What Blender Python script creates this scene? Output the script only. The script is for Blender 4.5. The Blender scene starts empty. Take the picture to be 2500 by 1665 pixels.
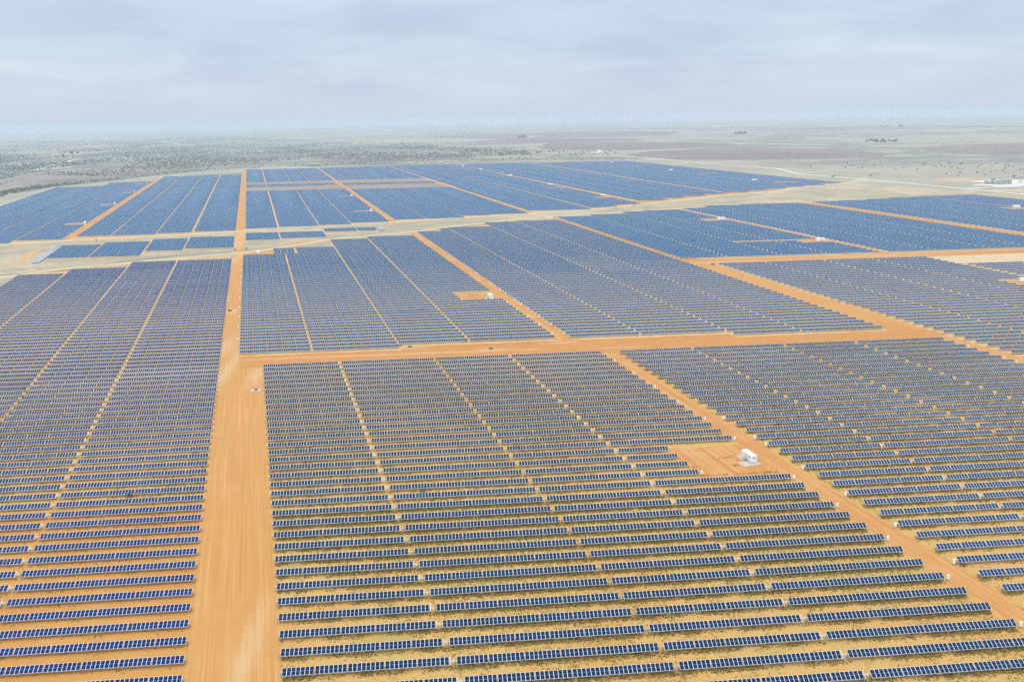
import bpy, math, random
import numpy as np
C = bpy.context.scene
random.seed(7); rng = np.random.default_rng(11)
# ------------------------------------------------------------------ camera
FPX, PITCH, ROLL, CAM_H, YAW = 2221.0, 0.2404, -0.0183, 119.4114, 0.0863     # focal length in px of a 2500 px wide picture
_fw = np.array([math.sin(YAW)*math.cos(PITCH), math.cos(YAW)*math.cos(PITCH), -math.sin(PITCH)])
_rt0 = np.array([math.cos(YAW), -math.sin(YAW), 0.0]); _up0 = np.cross(_rt0, _fw)
_c, _s = math.cos(ROLL), math.sin(ROLL)
_rt, _up = _c*_rt0+_s*_up0, -_s*_rt0+_c*_up0
cam = bpy.data.cameras.new("camera"); camo = bpy.data.objects.new("camera", cam); C.collection.objects.link(camo)
from mathutils import Matrix, Vector, Euler
camo.matrix_world = Matrix(((_rt[0], _up[0], -_fw[0], 0), (_rt[1], _up[1], -_fw[1], 0), (_rt[2], _up[2], -_fw[2], CAM_H), (0, 0, 0, 1)))
cam.sensor_width = 36.0; cam.lens = FPX/2500*36.0; cam.clip_start = 1.0; cam.clip_end = 60000
C.camera = camo
# ------------------------------------------------------------------ light
SUN_EL, SUN_ROT = math.radians(62), math.radians(192)
EXPOSURE = 0.62
def N(nt, typ, **kw):
    n = nt.nodes.new(typ)
    for k, v in kw.items():
        if k.startswith('i_'): n.inputs[k[2:].replace('_', ' ')].default_value = v
        elif k.startswith('n_'): n.inputs[int(k[2:])].default_value = v
        else: setattr(n, k, v)
    return n
def mth(nt, op, a, b=None, c=None, clamp=False):
    n = nt.nodes.new('ShaderNodeMath'); n.operation = op; n.use_clamp = clamp
    for i, x in enumerate((a, b, c)):
        if x is None: continue
        if isinstance(x, (int, float)): n.inputs[i].default_value = x
        else: nt.links.new(x, n.inputs[i])
    return n.outputs[0]
def mixc(nt, f, a, b, typ='MIX'):
    n = nt.nodes.new('ShaderNodeMix'); n.data_type = 'RGBA'; n.blend_type = typ
    for s, x in ((n.inputs[0], f), (n.inputs[6], a), (n.inputs[7], b)):
        if isinstance(x, (int, float)): s.default_value = x
        elif isinstance(x, tuple): s.default_value = (*x, 1) if len(x) == 3 else x
        else: nt.links.new(x, s)
    return n.outputs[2]
def ramp(nt, x, lo, hi, smooth=True):
    n = nt.nodes.new('ShaderNodeMapRange'); n.interpolation_type = 'SMOOTHSTEP' if smooth else 'LINEAR'
    n.inputs[1].default_value = lo; n.inputs[2].default_value = hi
    nt.links.new(x, n.inputs[0]); return n.outputs[0]
w = bpy.data.worlds.new("World"); C.world = w; w.use_nodes = True
nt = w.node_tree; nt.nodes.clear()
out = N(nt, 'ShaderNodeOutputWorld'); bg = N(nt, 'ShaderNodeBackground'); bg.inputs[1].default_value = 0.1
sky = N(nt, 'ShaderNodeTexSky', sky_type='NISHITA', sun_disc=False, sun_elevation=SUN_EL, sun_rotation=SUN_ROT, altitude=900, air_density=1.0, dust_density=2.0)
tc = N(nt, 'ShaderNodeTexCoord'); sep = N(nt, 'ShaderNodeSeparateXYZ'); nt.links.new(tc.outputs['Generated'], sep.inputs[0])
zc = mth(nt, 'MAXIMUM', sep.outputs[2], 0.0)
den = mth(nt, 'ADD', zc, 0.16)
cmb = N(nt, 'ShaderNodeCombineXYZ'); nt.links.new(mth(nt, 'DIVIDE', sep.outputs[0], den), cmb.inputs[0]); nt.links.new(mth(nt, 'DIVIDE', sep.outputs[1], den), cmb.inputs[1])
n1 = N(nt, 'ShaderNodeTexNoise', i_Scale=1.5, i_Detail=5.0, i_Roughness=0.55, i_Distortion=0.4); nt.links.new(cmb.outputs[0], n1.inputs['Vector'])
n2 = N(nt, 'ShaderNodeTexNoise', i_Scale=0.55, i_Detail=3.0, i_Roughness=0.5); nt.links.new(cmb.outputs[0], n2.inputs['Vector'])
cl = mth(nt, 'ADD', mth(nt, 'MULTIPLY', ramp(nt, n1.outputs[0], 0.32, 0.68), 0.55), mth(nt, 'MULTIPLY', ramp(nt, n2.outputs[0], 0.35, 0.65), 0.45))
fade = ramp(nt, zc, 0.0, 0.05)                                  # the deck thins into an even veil low down
cl = mth(nt, 'ADD', mth(nt, 'MULTIPLY', mth(nt, 'SUBTRACT', cl, 0.5), fade), 0.5)
cloudc = mixc(nt, cl, (3.38, 3.96, 4.98), (4.42, 5.08, 5.72))
lift = mth(nt, 'ADD', 1.0, mth(nt, 'MULTIPLY', ramp(nt, zc, 0.10, 0.9, False), 1.5))      # overcast: zenith brighter than the horizon
vm = N(nt, 'ShaderNodeVectorMath', operation='SCALE'); nt.links.new(cloudc, vm.inputs[0]); nt.links.new(lift, vm.inputs['Scale'])
nt.links.new(mixc(nt, 0.93, sky.outputs[0], vm.outputs[0]), bg.inputs[0]); nt.links.new(bg.outputs[0], out.inputs[0])
sun = bpy.data.lights.new("sun", 'SUN'); sun.energy = 1.35; sun.angle = math.radians(30); sun.color = (1.0, 0.95, 0.87)
suno = bpy.data.objects.new("sun", sun); C.collection.objects.link(suno)
sd = Vector((math.sin(SUN_ROT)*math.cos(SUN_EL), math.cos(SUN_ROT)*math.cos(SUN_EL), math.sin(SUN_EL)))
suno.rotation_euler = sd.to_track_quat('Z', 'Y').to_euler()
C.view_settings.view_transform = 'Standard'; C.view_settings.look = 'None'; C.view_settings.gamma = 1.0; C.view_settings.exposure = EXPOSURE
C.view_settings.use_curve_mapping = False
C.cycles.max_bounces = 5; C.cycles.diffuse_bounces = 3; C.cycles.glossy_bounces = 2; C.cycles.volume_bounces = 1
C.render.filter_size = 0.95; C.cycles.use_denoising = False
# ------------------------------------------------------------------ grid of the plant:  U = metres along a row, k = row number, rows sheared by SK per row
P, V0, SK, TILT, AXIS = 7.8129, 181.8302, 1.4541, 0.5002, 1.5
def G(U, k, z=0.0): return (U-SK*k, V0+k*P, z)
def at(x, y, z=0.0):
    d = _fw*FPX+(x-1250)*_rt+(832.5-y)*_up
    t = (z-CAM_H)/d[2]; return (float(t*d[0]), float(t*d[1]), z)
def px(p):
    d = np.array(p, float)-np.array([0, 0, CAM_H]); q = d@_fw
    return 1250+FPX*(d@_rt)/q, 832.5-FPX*(d@_up)/q
ZS = 700/2355
def Zp(ox, oy, *pts, s=ZS): return [(ox+x*s, oy+y*s) for x, y in pts]
# ------------------------------------------------------------------ materials
def new_mat(name):
    m = bpy.data.materials.new(name); m.use_nodes = True; nt = m.node_tree; nt.nodes.clear()
    o = N(nt, 'ShaderNodeOutputMaterial'); b = N(nt, 'ShaderNodeBsdfPrincipled'); nt.links.new(b.outputs[0], o.inputs[0])
    return m, nt, b
def plain(name, col, rough=0.6, metal=0.0, var=0.08, scale=3.0):
    m, nt, b = new_mat(name)
    tc = N(nt, 'ShaderNodeTexCoord'); n = N(nt, 'ShaderNodeTexNoise', i_Scale=scale, i_Detail=4.0); nt.links.new(tc.outputs['Object'], n.inputs['Vector'])
    lo = tuple(c*(1-var) for c in col); hi = tuple(min(1, c*(1+var)) for c in col)
    nt.links.new(mixc(nt, ramp(nt, n.outputs[0], 0.3, 0.7), lo, hi), b.inputs['Base Color'])
    b.inputs['Roughness'].default_value = rough; b.inputs['Metallic'].default_value = metal
    return m
def geom_pos(nt):
    g = N(nt, 'ShaderNodeNewGeometry'); return g.outputs['Position']
def noise(nt, vec, scale, detail=4.0, rough=0.55, dist=0.0):
    n = N(nt, 'ShaderNodeTexNoise', i_Scale=scale, i_Detail=detail, i_Roughness=rough, i_Distortion=dist); nt.links.new(vec, n.inputs['Vector']); return n.outputs[0]
def stretch(nt, pos, kx, ky, shear=0.0):
    s = N(nt, 'ShaderNodeSeparateXYZ'); nt.links.new(pos, s.inputs[0])
    x = mth(nt, 'ADD', s.outputs[0], mth(nt, 'MULTIPLY', s.outputs[1], shear))
    c = N(nt, 'ShaderNodeCombineXYZ'); nt.links.new(mth(nt, 'MULTIPLY', x, kx), c.inputs[0]); nt.links.new(mth(nt, 'MULTIPLY', s.outputs[1], ky), c.inputs[1])
    return c.outputs[0]
def bump(nt, b, h, strength, dist):
    n = N(nt, 'ShaderNodeBump'); n.inputs['Strength'].default_value = strength; n.inputs['Distance'].default_value = dist
    nt.links.new(h, n.inputs['Height']); nt.links.new(n.outputs[0], b.inputs['Normal'])
def soil_mat(name, base, hi, straw, straw_lo, straw_hi, green=(.15, .14, .04), green_lo=.62, green_hi=.75):
    """sandy ground between the rows: sand, dry straw and thin green growth in patches"""
    m, nt, b = new_mat(name); p = geom_pos(nt)
    a = noise(nt, p, 0.035, 5); f = noise(nt, p, 0.9, 6, 0.7); g = noise(nt, p, 2.6, 4, 0.7); big = noise(nt, p, 0.012, 3)
    ripple = noise(nt, stretch(nt, p, 0.9, 0.35, 1.1), 1.3, 4, 0.6)
    c = mixc(nt, ramp(nt, a, 0.35, 0.65), base, hi)
    c = mixc(nt, mth(nt, 'MULTIPLY', ramp(nt, ripple, 0.5, 0.72), 0.45), c, tuple(min(.62, x*1.32) for x in hi))
    dens = mth(nt, 'ADD', mth(nt, 'MULTIPLY', a, 0.45), mth(nt, 'ADD', mth(nt, 'MULTIPLY', f, 0.4), mth(nt, 'MULTIPLY', big, 0.15)))
    c = mixc(nt, mth(nt, 'MULTIPLY', ramp(nt, dens, straw_lo, straw_hi), 0.8), c, straw)
    gd = mth(nt, 'ADD', mth(nt, 'MULTIPLY', a, 0.4), mth(nt, 'MULTIPLY', g, 0.6))
    c = mixc(nt, mth(nt, 'MULTIPLY', ramp(nt, gd, green_lo, green_hi), 0.75), c, green)
    nt.links.new(c, b.inputs['Base Color']); b.inputs['Roughness'].default_value = 1.0; b.inputs['Specular IOR Level'].default_value = 0.1
    bump(nt, b, mth(nt, 'ADD', f, mth(nt, 'MULTIPLY', g, 0.5)), 0.6, 0.18)
    return m
def road_mat(name, base, pale, dark, kx, ky, shear, lo=0.45, hi=0.7, spots=(), white=(.56, .40, .23)):
    """bladed dirt road with wheel tracks drawn out along its run"""
    m, nt, b = new_mat(name); p = geom_pos(nt)
    tr = noise(nt, stretch(nt, p, kx, ky, shear), 1.0, 5, 0.62); tr2 = noise(nt, stretch(nt, p, kx*2.9, ky*2, shear), 1.0, 3, 0.6)
    a = noise(nt, p, 0.06, 5, 0.6); f = noise(nt, p, 1.4, 5, 0.7)
    c = mixc(nt, ramp(nt, mth(nt, 'ADD', mth(nt, 'MULTIPLY', tr, 0.65), mth(nt, 'MULTIPLY', a, 0.35)), lo, hi), base, pale)
    c = mixc(nt, mth(nt, 'MULTIPLY', ramp(nt, tr2, 0.56, 0.74), 0.5), c, dark)
    c = mixc(nt, mth(nt, 'MULTIPLY', ramp(nt, f, 0.55, 0.8), 0.25), c, pale)
    rut = noise(nt, stretch(nt, p, kx*4.5, ky*1.2, shear), 1.0, 2, 0.5)
    c = mixc(nt, mth(nt, 'MULTIPLY', ramp(nt, rut, 0.56, 0.64), 0.6), c, dark); c = mixc(nt, mth(nt, 'MULTIPLY', ramp(nt, rut, 0.42, 0.35), 0.55), c, pale)
    wob = noise(nt, stretch(nt, p, max(kx, .12), max(ky, .05), shear), 1.0, 5, 0.65)
    for sx, sy, rx, ry in spots:                     # places where traffic has ground the surface to pale dust
        q = N(nt, 'ShaderNodeSeparateXYZ'); nt.links.new(p, q.inputs[0])
        dx = mth(nt, 'DIVIDE', mth(nt, 'SUBTRACT', q.outputs[0], sx), rx); dy = mth(nt, 'DIVIDE', mth(nt, 'SUBTRACT', q.outputs[1], sy), ry)
        d = mth(nt, 'SQRT', mth(nt, 'ADD', mth(nt, 'MULTIPLY', dx, dx), mth(nt, 'MULTIPLY', dy, dy)))
        c = mixc(nt, mth(nt, 'MULTIPLY', ramp(nt, mth(nt, 'ADD', d, mth(nt, 'MULTIPLY', mth(nt, 'SUBTRACT', wob, .5), 3.0)), 1.6, -.1), 0.42), c, white)
    nt.links.new(c, b.inputs['Base Color']); b.inputs['Roughness'].default_value = 1.0; b.inputs['Specular IOR Level'].default_value = 0.1
    bump(nt, b, mth(nt, 'ADD', f, mth(nt, 'MULTIPLY', tr2, 1.5)), 0.5, 0.12)
    return m
def land_mat(name, cols, s1=0.004, s2=0.02):
    """far rangeland: broad drifts of pale grass, thin scrub and bare soil"""
    m, nt, b = new_mat(name); p = geom_pos(nt)
    a = noise(nt, p, s1*0.25, 5, 0.6, 0.6); bq = noise(nt, p, s1, 6, 0.65); f = noise(nt, p, s2, 6, 0.7); g = noise(nt, p, 0.15, 4, 0.7)
    c = mixc(nt, ramp(nt, a, 0.43, 0.57), cols[0], cols[1])
    c = mixc(nt, mth(nt, 'MULTIPLY', ramp(nt, bq, 0.47, 0.60), 0.8), c, cols[2])
    c = mixc(nt, mth(nt, 'MULTIPLY', ramp(nt, f, 0.5, 0.7), 0.55), c, cols[3])
    c = mixc(nt, mth(nt, 'MULTIPLY', ramp(nt, g, 0.5, 0.75), 0.5), c, cols[3])
    nt.links.new(c, b.inputs['Base Color']); b.inputs['Roughness'].default_value = 1.0; b.inputs['Specular IOR Level'].default_value = 0.05
    return m
MAT = {}
MAT['ground'] = land_mat('rangeland', [(.32, .285, .205), (.20, .195, .155), (.37, .33, .23), (.135, .14, .115)])
MAT['strip'] = land_mat('dry_strip', [(.37, .30, .19), (.43, .345, .225), (.28, .25, .17), (.22, .195, .125)], 0.02, 0.12)
MAT['soil_a'] = soil_mat('sand_bare', (.43, .198, .047), (.47, .235, .064), (.36, .205, .042), .60, .74, (.17, .14, .04), .66, .80)
MAT['soil_b'] = soil_mat('sand_grassed', (.45, .245, .070), (.51, .305, .105), (.40, .27, .070), .48, .64, (.17, .145, .04), .52, .66)
MAT['soil_far'] = soil_mat('sand_far', (.48, .29, .13), (.51, .335, .165), (.43, .32, .135), .50, .68, (.22, .19, .07), .60, .78)
SHR = SK/P
MAT['road_v'] = road_mat('dirt_road_long', (.465, .225, .066), (.53, .31, .125), (.415, .175, .040), 0.6, 0.012, SHR, .48, .8, [at(x, y)[:2]+r for (x, y), r in (((604, 1600), (2.6, 28)), ((555, 905), (4, 60)), ((548, 850), (6, 30)), ((628, 915), (4.5, 22)), ((566, 640), (5, 120)), ((572, 600), (14, 70)), ((560, 762), (7, 10)), ((585, 575), (8, 100)))])
MAT['road_u'] = road_mat('dirt_road_cross', (.445, .195, .055), (.50, .27, .10), (.40, .165, .042), 0.02, 0.55, 0.0, .50, .76, [at(x, y)[:2]+r for (x, y), r in (((760, 873), (55, 1.6)), ((1000, 864), (50, 1.4)), ((1180, 858), (40, 1.5)), ((1370, 837), (10, 2.5)), ((1500, 849), (14, 1.6)), ((1005, 850), (9, 3)), ((970, 846), (8, 3)), ((1200, 854), (9, 3)), ((1790, 640), (60, 8)), ((2150, 625), (70, 7)))])
MAT['road_red'] = road_mat('dirt_track_red', (.445, .190, .052), (.51, .275, .105), (.40, .155, .038), 0.55, 0.015, SHR, .40, .64)
MAT['road_pale'] = road_mat('pale_track', (.50, .37, .21), (.55, .43, .27), (.44, .30, .15), 0.03, 0.2, 0.1)
MAT['disturbed'] = road_mat('disturbed_soil', (.48, .28, .13), (.52, .34, .18), (.45, .23, .10), 0.05, 0.08, 0.1)
MAT['bare_red'] = land_mat('bare_red', [(.44, .32, .21), (.47, .36, .25), (.42, .28, .17), (.38, .28, .19)], 0.03, 0.15)
MAT['bare'] = plain('bare_ground', (.44, .37, .27), 1.0, 0, .12, .02)
MAT['gravel'] = plain('white_gravel', (.55, .50, .42), 1.0, 0, .06, .3)
MAT['plough'] = land_mat('ploughed', [(.20, .155, .135), (.235, .185, .155), (.18, .14, .125), (.17, .135, .12)], 0.004, 0.03)
MAT['scrub'] = land_mat('scrubland', [(.175, .175, .145), (.26, .25, .19), (.14, .145, .125), (.11, .12, .095)], 0.008, 0.03)
MAT['purple'] = land_mat('fallow', [(.25, .20, .165), (.275, .22, .18), (.235, .19, .16), (.21, .175, .145)], 0.01, 0.05)
MAT['concrete'] = plain('concrete', (.45, .39, .30), 0.9, 0, .08, .8)
MAT['white'] = plain('white_paint', (.80, .81, .82), 0.45, 0, .03, 1.5)
MAT['roofwhite'] = plain('roof_white', (.82, .83, .84), 0.4, 0, .03, 1.0)
MAT['doorwhite'] = plain('door_grey_white', (.66, .68, .70), 0.5, 0, .03, 2.0)
MAT['louvre'] = plain('louvre_grey', (.40, .42, .44), 0.5, 0, .1, 6.0)
MAT['steel'] = plain('galvanised_steel', (.40, .40, .39), 0.5, 0.5, .15, 4.0)
MAT['tube'] = plain('torque_tube_steel', (.62, .62, .61), 0.45, 0.3, .08, 2.0)
MAT['frame'] = plain('aluminium_frame', (.85, .86, .88), 0.4, 0.0, .03, 1.0)
MAT['back'] = plain('panel_back', (.30, .31, .33), 0.6, 0.0, .1, 1.0)
MAT['green'] = plain('cabinet_green', (.035, .06, .05), 0.5, 0, .1, 3.0)
MAT['black'] = plain('black_rubber', (.02, .02, .02), 0.8, 0, .1, 3.0)
MAT['glassdark'] = plain('vehicle_glass', (.02, .03, .04), 0.1, 0, .05, 1.0)
MAT['tank'] = plain('tank_green_grey', (.33, .36, .33), 0.6, 0, .08, .4)
MAT['wood'] = plain('pole_wood', (.10, .085, .07), 0.9, 0, .2, 1.0)
MAT['bark'] = plain('bark', (.10, .07, .05), 0.9, 0, .2, 1.0)
MAT['hide'] = plain('cow_hide_black', (.018, .016, .016), 0.7, 0, .3, .8)
MAT['wall'] = plain('farm_wall', (.45, .46, .46), 0.7, 0, .05, .3)
MAT['farmroof'] = plain('farm_roof', (.40, .42, .45), 0.5, 0, .06, .3)
MAT['pipe'] = plain('pipe_grey', (.36, .38, .40), 0.6, 0, .1, .3)
def leaf_mat(name, c0, c1):
    m, nt, b = new_mat(name)
    at_ = N(nt, 'ShaderNodeAttribute', attribute_name='shade')
    nt.links.new(mixc(nt, at_.outputs['Fac'], c0, c1), b.inputs['Base Color']); b.inputs['Roughness'].default_value = 0.9; b.inputs['Specular IOR Level'].default_value = 0.1
    return m
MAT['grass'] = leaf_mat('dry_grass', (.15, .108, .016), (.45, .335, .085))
MAT['bush'] = leaf_mat('bush_leaves', (.07, .095, .075), (.15, .18, .13))
def glass_mat(name, c_blue, c_dark, bias, uvgrid=False, fr=1.0):
    """cells under glass: each panel its own tint; uvgrid draws frames and the middle seam for the mass of far rows"""
    m, nt, b = new_mat(name)
    uv = N(nt, 'ShaderNodeUVMap'); uv.uv_map = 'UVMap'; s = N(nt, 'ShaderNodeSeparateXYZ'); nt.links.new(uv.outputs[0], s.inputs[0])
    oi = N(nt, 'ShaderNodeObjectInfo')
    cell = N(nt, 'ShaderNodeCombineXYZ'); nt.links.new(mth(nt, 'FLOOR', s.outputs[0]), cell.inputs[0]); nt.links.new(mth(nt, 'FLOOR', s.outputs[1]), cell.inputs[1]); nt.links.new(oi.outputs['Random'], cell.inputs[2])
    wn = N(nt, 'ShaderNodeTexWhiteNoise', noise_dimensions='3D'); nt.links.new(cell.outputs[0], wn.inputs[0])
    p = geom_pos(nt); drift = noise(nt, p, 0.02, 3)
    f = mth(nt, 'ADD', mth(nt, 'MULTIPLY', wn.outputs[0], 0.75), mth(nt, 'MULTIPLY', mth(nt, 'SUBTRACT', drift, 0.5), 0.8))
    c = mixc(nt, ramp(nt, f, bias-0.25, bias+0.25), c_blue, c_dark)
    hs = N(nt, 'ShaderNodeHueSaturation'); nt.links.new(c, hs.inputs['Color']); nt.links.new(mth(nt, 'ADD', 0.75, mth(nt, 'MULTIPLY', wn.outputs[0], 0.5)), hs.inputs['Value'])
    c = hs.outputs[0]
    rough = 0.13
    if uvgrid:
        fx = mth(nt, 'FRACT', s.outputs[0]); fy = mth(nt, 'FRACT', s.outputs[1])
        ex = mth(nt, 'LESS_THAN', mth(nt, 'MINIMUM', fx, mth(nt, 'SUBTRACT', 1.0, fx)), 0.034*fr)
        ey = mth(nt, 'LESS_THAN', mth(nt, 'MINIMUM', fy, mth(nt, 'SUBTRACT', 1.0, fy)), 0.014*fr)
        em = mth(nt, 'LESS_THAN', mth(nt, 'ABSOLUTE', mth(nt, 'SUBTRACT', fy, 0.5)), 0.005)
        c = mixc(nt, em, c, (.45, .47, .50)); c = mixc(nt, mth(nt, 'MAXIMUM', ex, ey), c, (.70, .71, .73))
    nt.links.new(c, b.inputs['Base Color']); b.inputs['Roughness'].default_value = rough; b.inputs['Specular IOR Level'].default_value = 0.2; b.inputs['Specular Tint'].default_value = (.25, .6, 1, 1)
    return m
BLUE_A, DARK_A = (.0006, .0115, .082), (.0015, .010, .050)
BLUE_B, DARK_B = (.0008, .018, .060), (.003, .011, .028)
MAT['glass_a'] = glass_mat('cells_deep_blue', BLUE_A, DARK_A, .62)
MAT['glass_b'] = glass_mat('cells_navy', BLUE_B, DARK_B, .36)
MAT['glass_c'] = glass_mat('cells_blue', (.0008, .026, .088), (.003, .019, .056), .45)
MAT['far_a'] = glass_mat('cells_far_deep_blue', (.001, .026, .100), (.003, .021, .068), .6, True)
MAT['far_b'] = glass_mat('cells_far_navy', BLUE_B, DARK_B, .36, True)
MAT['far_c'] = glass_mat('cells_far_blue', (.001, .050, .128), (.003, .038, .088), .5, True)  # brighter than the near blue cells, standing in for reflected sky
MAT['far_d'] = glass_mat('cells_far_light_blue', (.001, .078, .185), (.002, .064, .145), .5, True, .5)  # palest cells: grazing sky reflection put into the base colour
MAT['seam'] = plain('panel_seam', (.45, .47, .50), 0.5, 0, .03, 1.0)
# ------------------------------------------------------------------ mesh helpers
def add_obj(name, me, parent=None, loc=None, rot=None):
    o = bpy.data.objects.new(name, me); C.collection.objects.link(o)
    if parent: o.parent = parent
    if loc is not None: o.location = loc
    if rot is not None: o.rotation_euler = rot
    return o
def tag(o, label=None, cat=None, group=None, kind=None):
    if label: o['label'] = label
    if cat: o['category'] = cat
    if group: o['group'] = group
    if kind: o['kind'] = kind
    return o
class MB:
    """collects boxes, tubes and faces, then links them as one mesh"""
    def __init__(s): s.v, s.f, s.m = [], [], []
    def face(s, pts, m=0):
        i = len(s.v); s.v += [tuple(p) for p in pts]; s.f.append(tuple(range(i, i+len(pts)))); s.m.append(m)
    def box(s, c, d, m=0, M=None):
        x, y, z = (q/2 for q in d); i = len(s.v)
        for a, b, e in ((-1,-1,-1),(1,-1,-1),(1,1,-1),(-1,1,-1),(-1,-1,1),(1,-1,1),(1,1,1),(-1,1,1)):
            q = Vector((c[0]+a*x, c[1]+b*y, c[2]+e*z)); s.v.append(tuple(M @ q if M else q))
        for q in ((0,3,2,1),(4,5,6,7),(0,1,5,4),(1,2,6,5),(2,3,7,6),(3,0,4,7)): s.f.append(tuple(i+j for j in q)); s.m.append(m)
    def tube(s, a, b, r0, r1=None, n=8, m=0, caps=True):
        a, b = Vector(a), Vector(b); r1 = r0 if r1 is None else r1; q = (b-a).to_track_quat('Z', 'Y'); i = len(s.v)
        for p, r in ((a, r0), (b, r1)):
            for j in range(n):
                t = 2*math.pi*j/n; s.v.append(tuple(p+q @ Vector((r*math.cos(t), r*math.sin(t), 0))))
        for j in range(n): s.f.append((i+j, i+(j+1) % n, i+n+(j+1) % n, i+n+j)); s.m.append(m)
        if caps: s.f.append(tuple(i+j for j in reversed(range(n)))); s.m.append(m); s.f.append(tuple(i+n+j for j in range(n))); s.m.append(m)
    def mesh(s, name, mats, smooth=False):
        me = bpy.data.meshes.new(name); me.from_pydata(s.v, [], s.f)
        for m in (mats if isinstance(mats, (list, tuple)) else [mats]): me.materials.append(m)
        me.polygons.foreach_set('material_index', s.m)
        if smooth: me.polygons.foreach_set('use_smooth', [True]*len(s.f))
        me.update(); return me
    def build(s, name, mats, parent=None, smooth=False): return add_obj(name, s.mesh(name, mats, smooth), parent)
def np_mesh(name, V, F, mats, mi=None, uv=None, shade=None):
    """V (n,3), F (m,4) quads or (m,3) triangles; uv per corner (m*k,2); shade per face"""
    me = bpy.data.meshes.new(name); n, (m, k) = len(V), F.shape
    me.vertices.add(n); me.vertices.foreach_set('co', np.ascontiguousarray(V, np.float32).ravel())
    me.loops.add(m*k); me.loops.foreach_set('vertex_index', np.ascontiguousarray(F, np.int32).ravel())
    me.polygons.add(m); me.polygons.foreach_set('loop_start', np.arange(0, m*k, k, dtype=np.int32)); me.polygons.foreach_set('loop_total', np.full(m, k, np.int32))
    for q in mats: me.materials.append(q)
    if mi is not None: me.polygons.foreach_set('material_index', np.ascontiguousarray(mi, np.int32))
    if uv is not None:
        l = me.uv_layers.new(name='UVMap'); l.data.foreach_set('uv', np.ascontiguousarray(uv, np.float32).ravel())
    if shade is not None:
        a = me.attributes.new('shade', 'FLOAT', 'FACE'); a.data.foreach_set('value', np.ascontiguousarray(shade, np.float32))
    me.update(calc_edges=True); me.validate(); return me
SHEETS = [0]
def sheet(name, pts, z, mat, jit=0.0, step=6.0, label=None):
    """a flat piece of ground with a slightly ragged edge"""
    ps = []; SHEETS[0] += 1; z += .0002*SHEETS[0]
    n = len(pts)
    for i in range(n):
        a, b = np.array(pts[i][:2], float), np.array(pts[(i+1) % n][:2], float); L = np.linalg.norm(b-a); q = max(1, min(400, int(L/step)))
        nn = np.array([-(b-a)[1], (b-a)[0]])/max(L, 1e-6); o = 0.0
        for j in range(q):
            o = 0.6*o+rng.normal()*jit*0.6 if j else 0.0
            ps.append(tuple(a+(b-a)*j/q+nn*o))
    me = bpy.data.meshes.new(name); me.from_pydata([(x, y, z) for x, y in ps], [], [tuple(range(len(ps)))])
    if me.polygons[0].normal.z < 0: me.flip_normals()
    me.materials.append(mat); me.update()
    bpy_bm_tri(me)
    o = add_obj(name, me); o['kind'] = 'structure'; return o
import bmesh
def bpy_bm_tri(me):
    bm = bmesh.new(); bm.from_mesh(me); bmesh.ops.triangulate(bm, faces=bm.faces[:]); bm.to_mesh(me); bm.free()
GP = lambda *pts: [G(U, k) for U, k in pts]
PX = lambda pts: [at(x, y) for x, y in pts]
# ------------------------------------------------------------------ the ground
V, F = [], []
rr = [0, 60, 130, 250, 450, 800, 1400, 2400, 4000, 6500, 10000, 14000, 19000]; ns = 96
V.append((0, 0, 0))
for r in rr[1:]:
    for j in range(ns): V.append((r*math.cos(2*math.pi*j/ns), r*math.sin(2*math.pi*j/ns), 0))
for j in range(ns): F.append((0, 1+j, 1+(j+1) % ns))
for i in range(len(rr)-2):
    for j in range(ns): F.append((1+i*ns+j, 1+(i+1)*ns+j, 1+(i+1)*ns+(j+1) % ns, 1+i*ns+(j+1) % ns))
me = bpy.data.meshes.new('ground'); me.from_pydata(V, [], F); me.materials.append(MAT['ground']); me.update()
tag(add_obj('ground', me), kind='structure')
Z1, Z2, Z3, Z4 = 0.03, 0.06, 0.09, 0.12
# far land: scrub, ploughed circles, fallow
sheet('scrubland', PX(Zp(0, 250, (-200, 470), (600, 440), (1300, 360), (2355, 360))+Zp(600, 250, (1300, 335), (2100, 400), (1700, 470), (900, 515), (0, 535))+Zp(0, 250, (1980, 540), (1350, 595), (900, 650), (450, 695), (-250, 800))), Z1, MAT['scrub'], 8, 40)
sheet('fallow_field', PX(Zp(0, 250, (-200, 690), (200, 590), (600, 545), (1300, 545), (1350, 560), (900, 600), (300, 650), (-200, 740))), Z2, MAT['purple'], 4, 40)
for pts in ([(1115, 425), (1300, 405), (1500, 395), (2000, 380), (2355, 377), (2600, 379), (3020, 400), (3290, 427), (3200, 448), (2820, 465), (2018, 475), (1500, 470), (1250, 446)],
            [(360, 372), (480, 336), (900, 330), (1600, 330), (2000, 344), (2040, 352), (1900, 368), (1200, 394), (800, 396), (430, 390)],
            [(-250, 335), (130, 298), (700, 296), (1200, 300), (1265, 308), (1150, 320), (500, 336), (0, 345)],
            [(-600, 292), (-300, 270), (900, 236), (1500, 240), (1560, 252), (1450, 270), (900, 286), (0, 300)],
            [(3470, 380), (3820, 350), (4380, 338), (4700, 345), (4700, 425), (4020, 432), (3620, 406)],
            [(2000, 225), (2800, 206), (3560, 209), (3400, 219), (2500, 228)], [(3300, 205), (3800, 190), (4500, 196), (4500, 206)],
            [(600, 226), (1300, 214), (2300, 206), (2300, 214), (1300, 226)]):
    sheet('ploughed_field', PX([p for p in Zp(1200, 250, *pts)]), Z1, MAT['plough'], 6, 60)
for pts in ([(1480, 310), (1420, 285), (2100, 272), (1700, 292)], [(-300, 340), (500, 322), (1100, 318), (400, 336)], [(650, 425), (1000, 405), (1150, 330), (1330, 318), (1200, 345), (1050, 395), (850, 425)], [(1450, 300), (2200, 292), (2250, 312), (1600, 322)]):
    sheet('scrubland', PX(Zp(0, 250, *pts)), Z2, MAT['scrub'], 10, 60)
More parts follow.
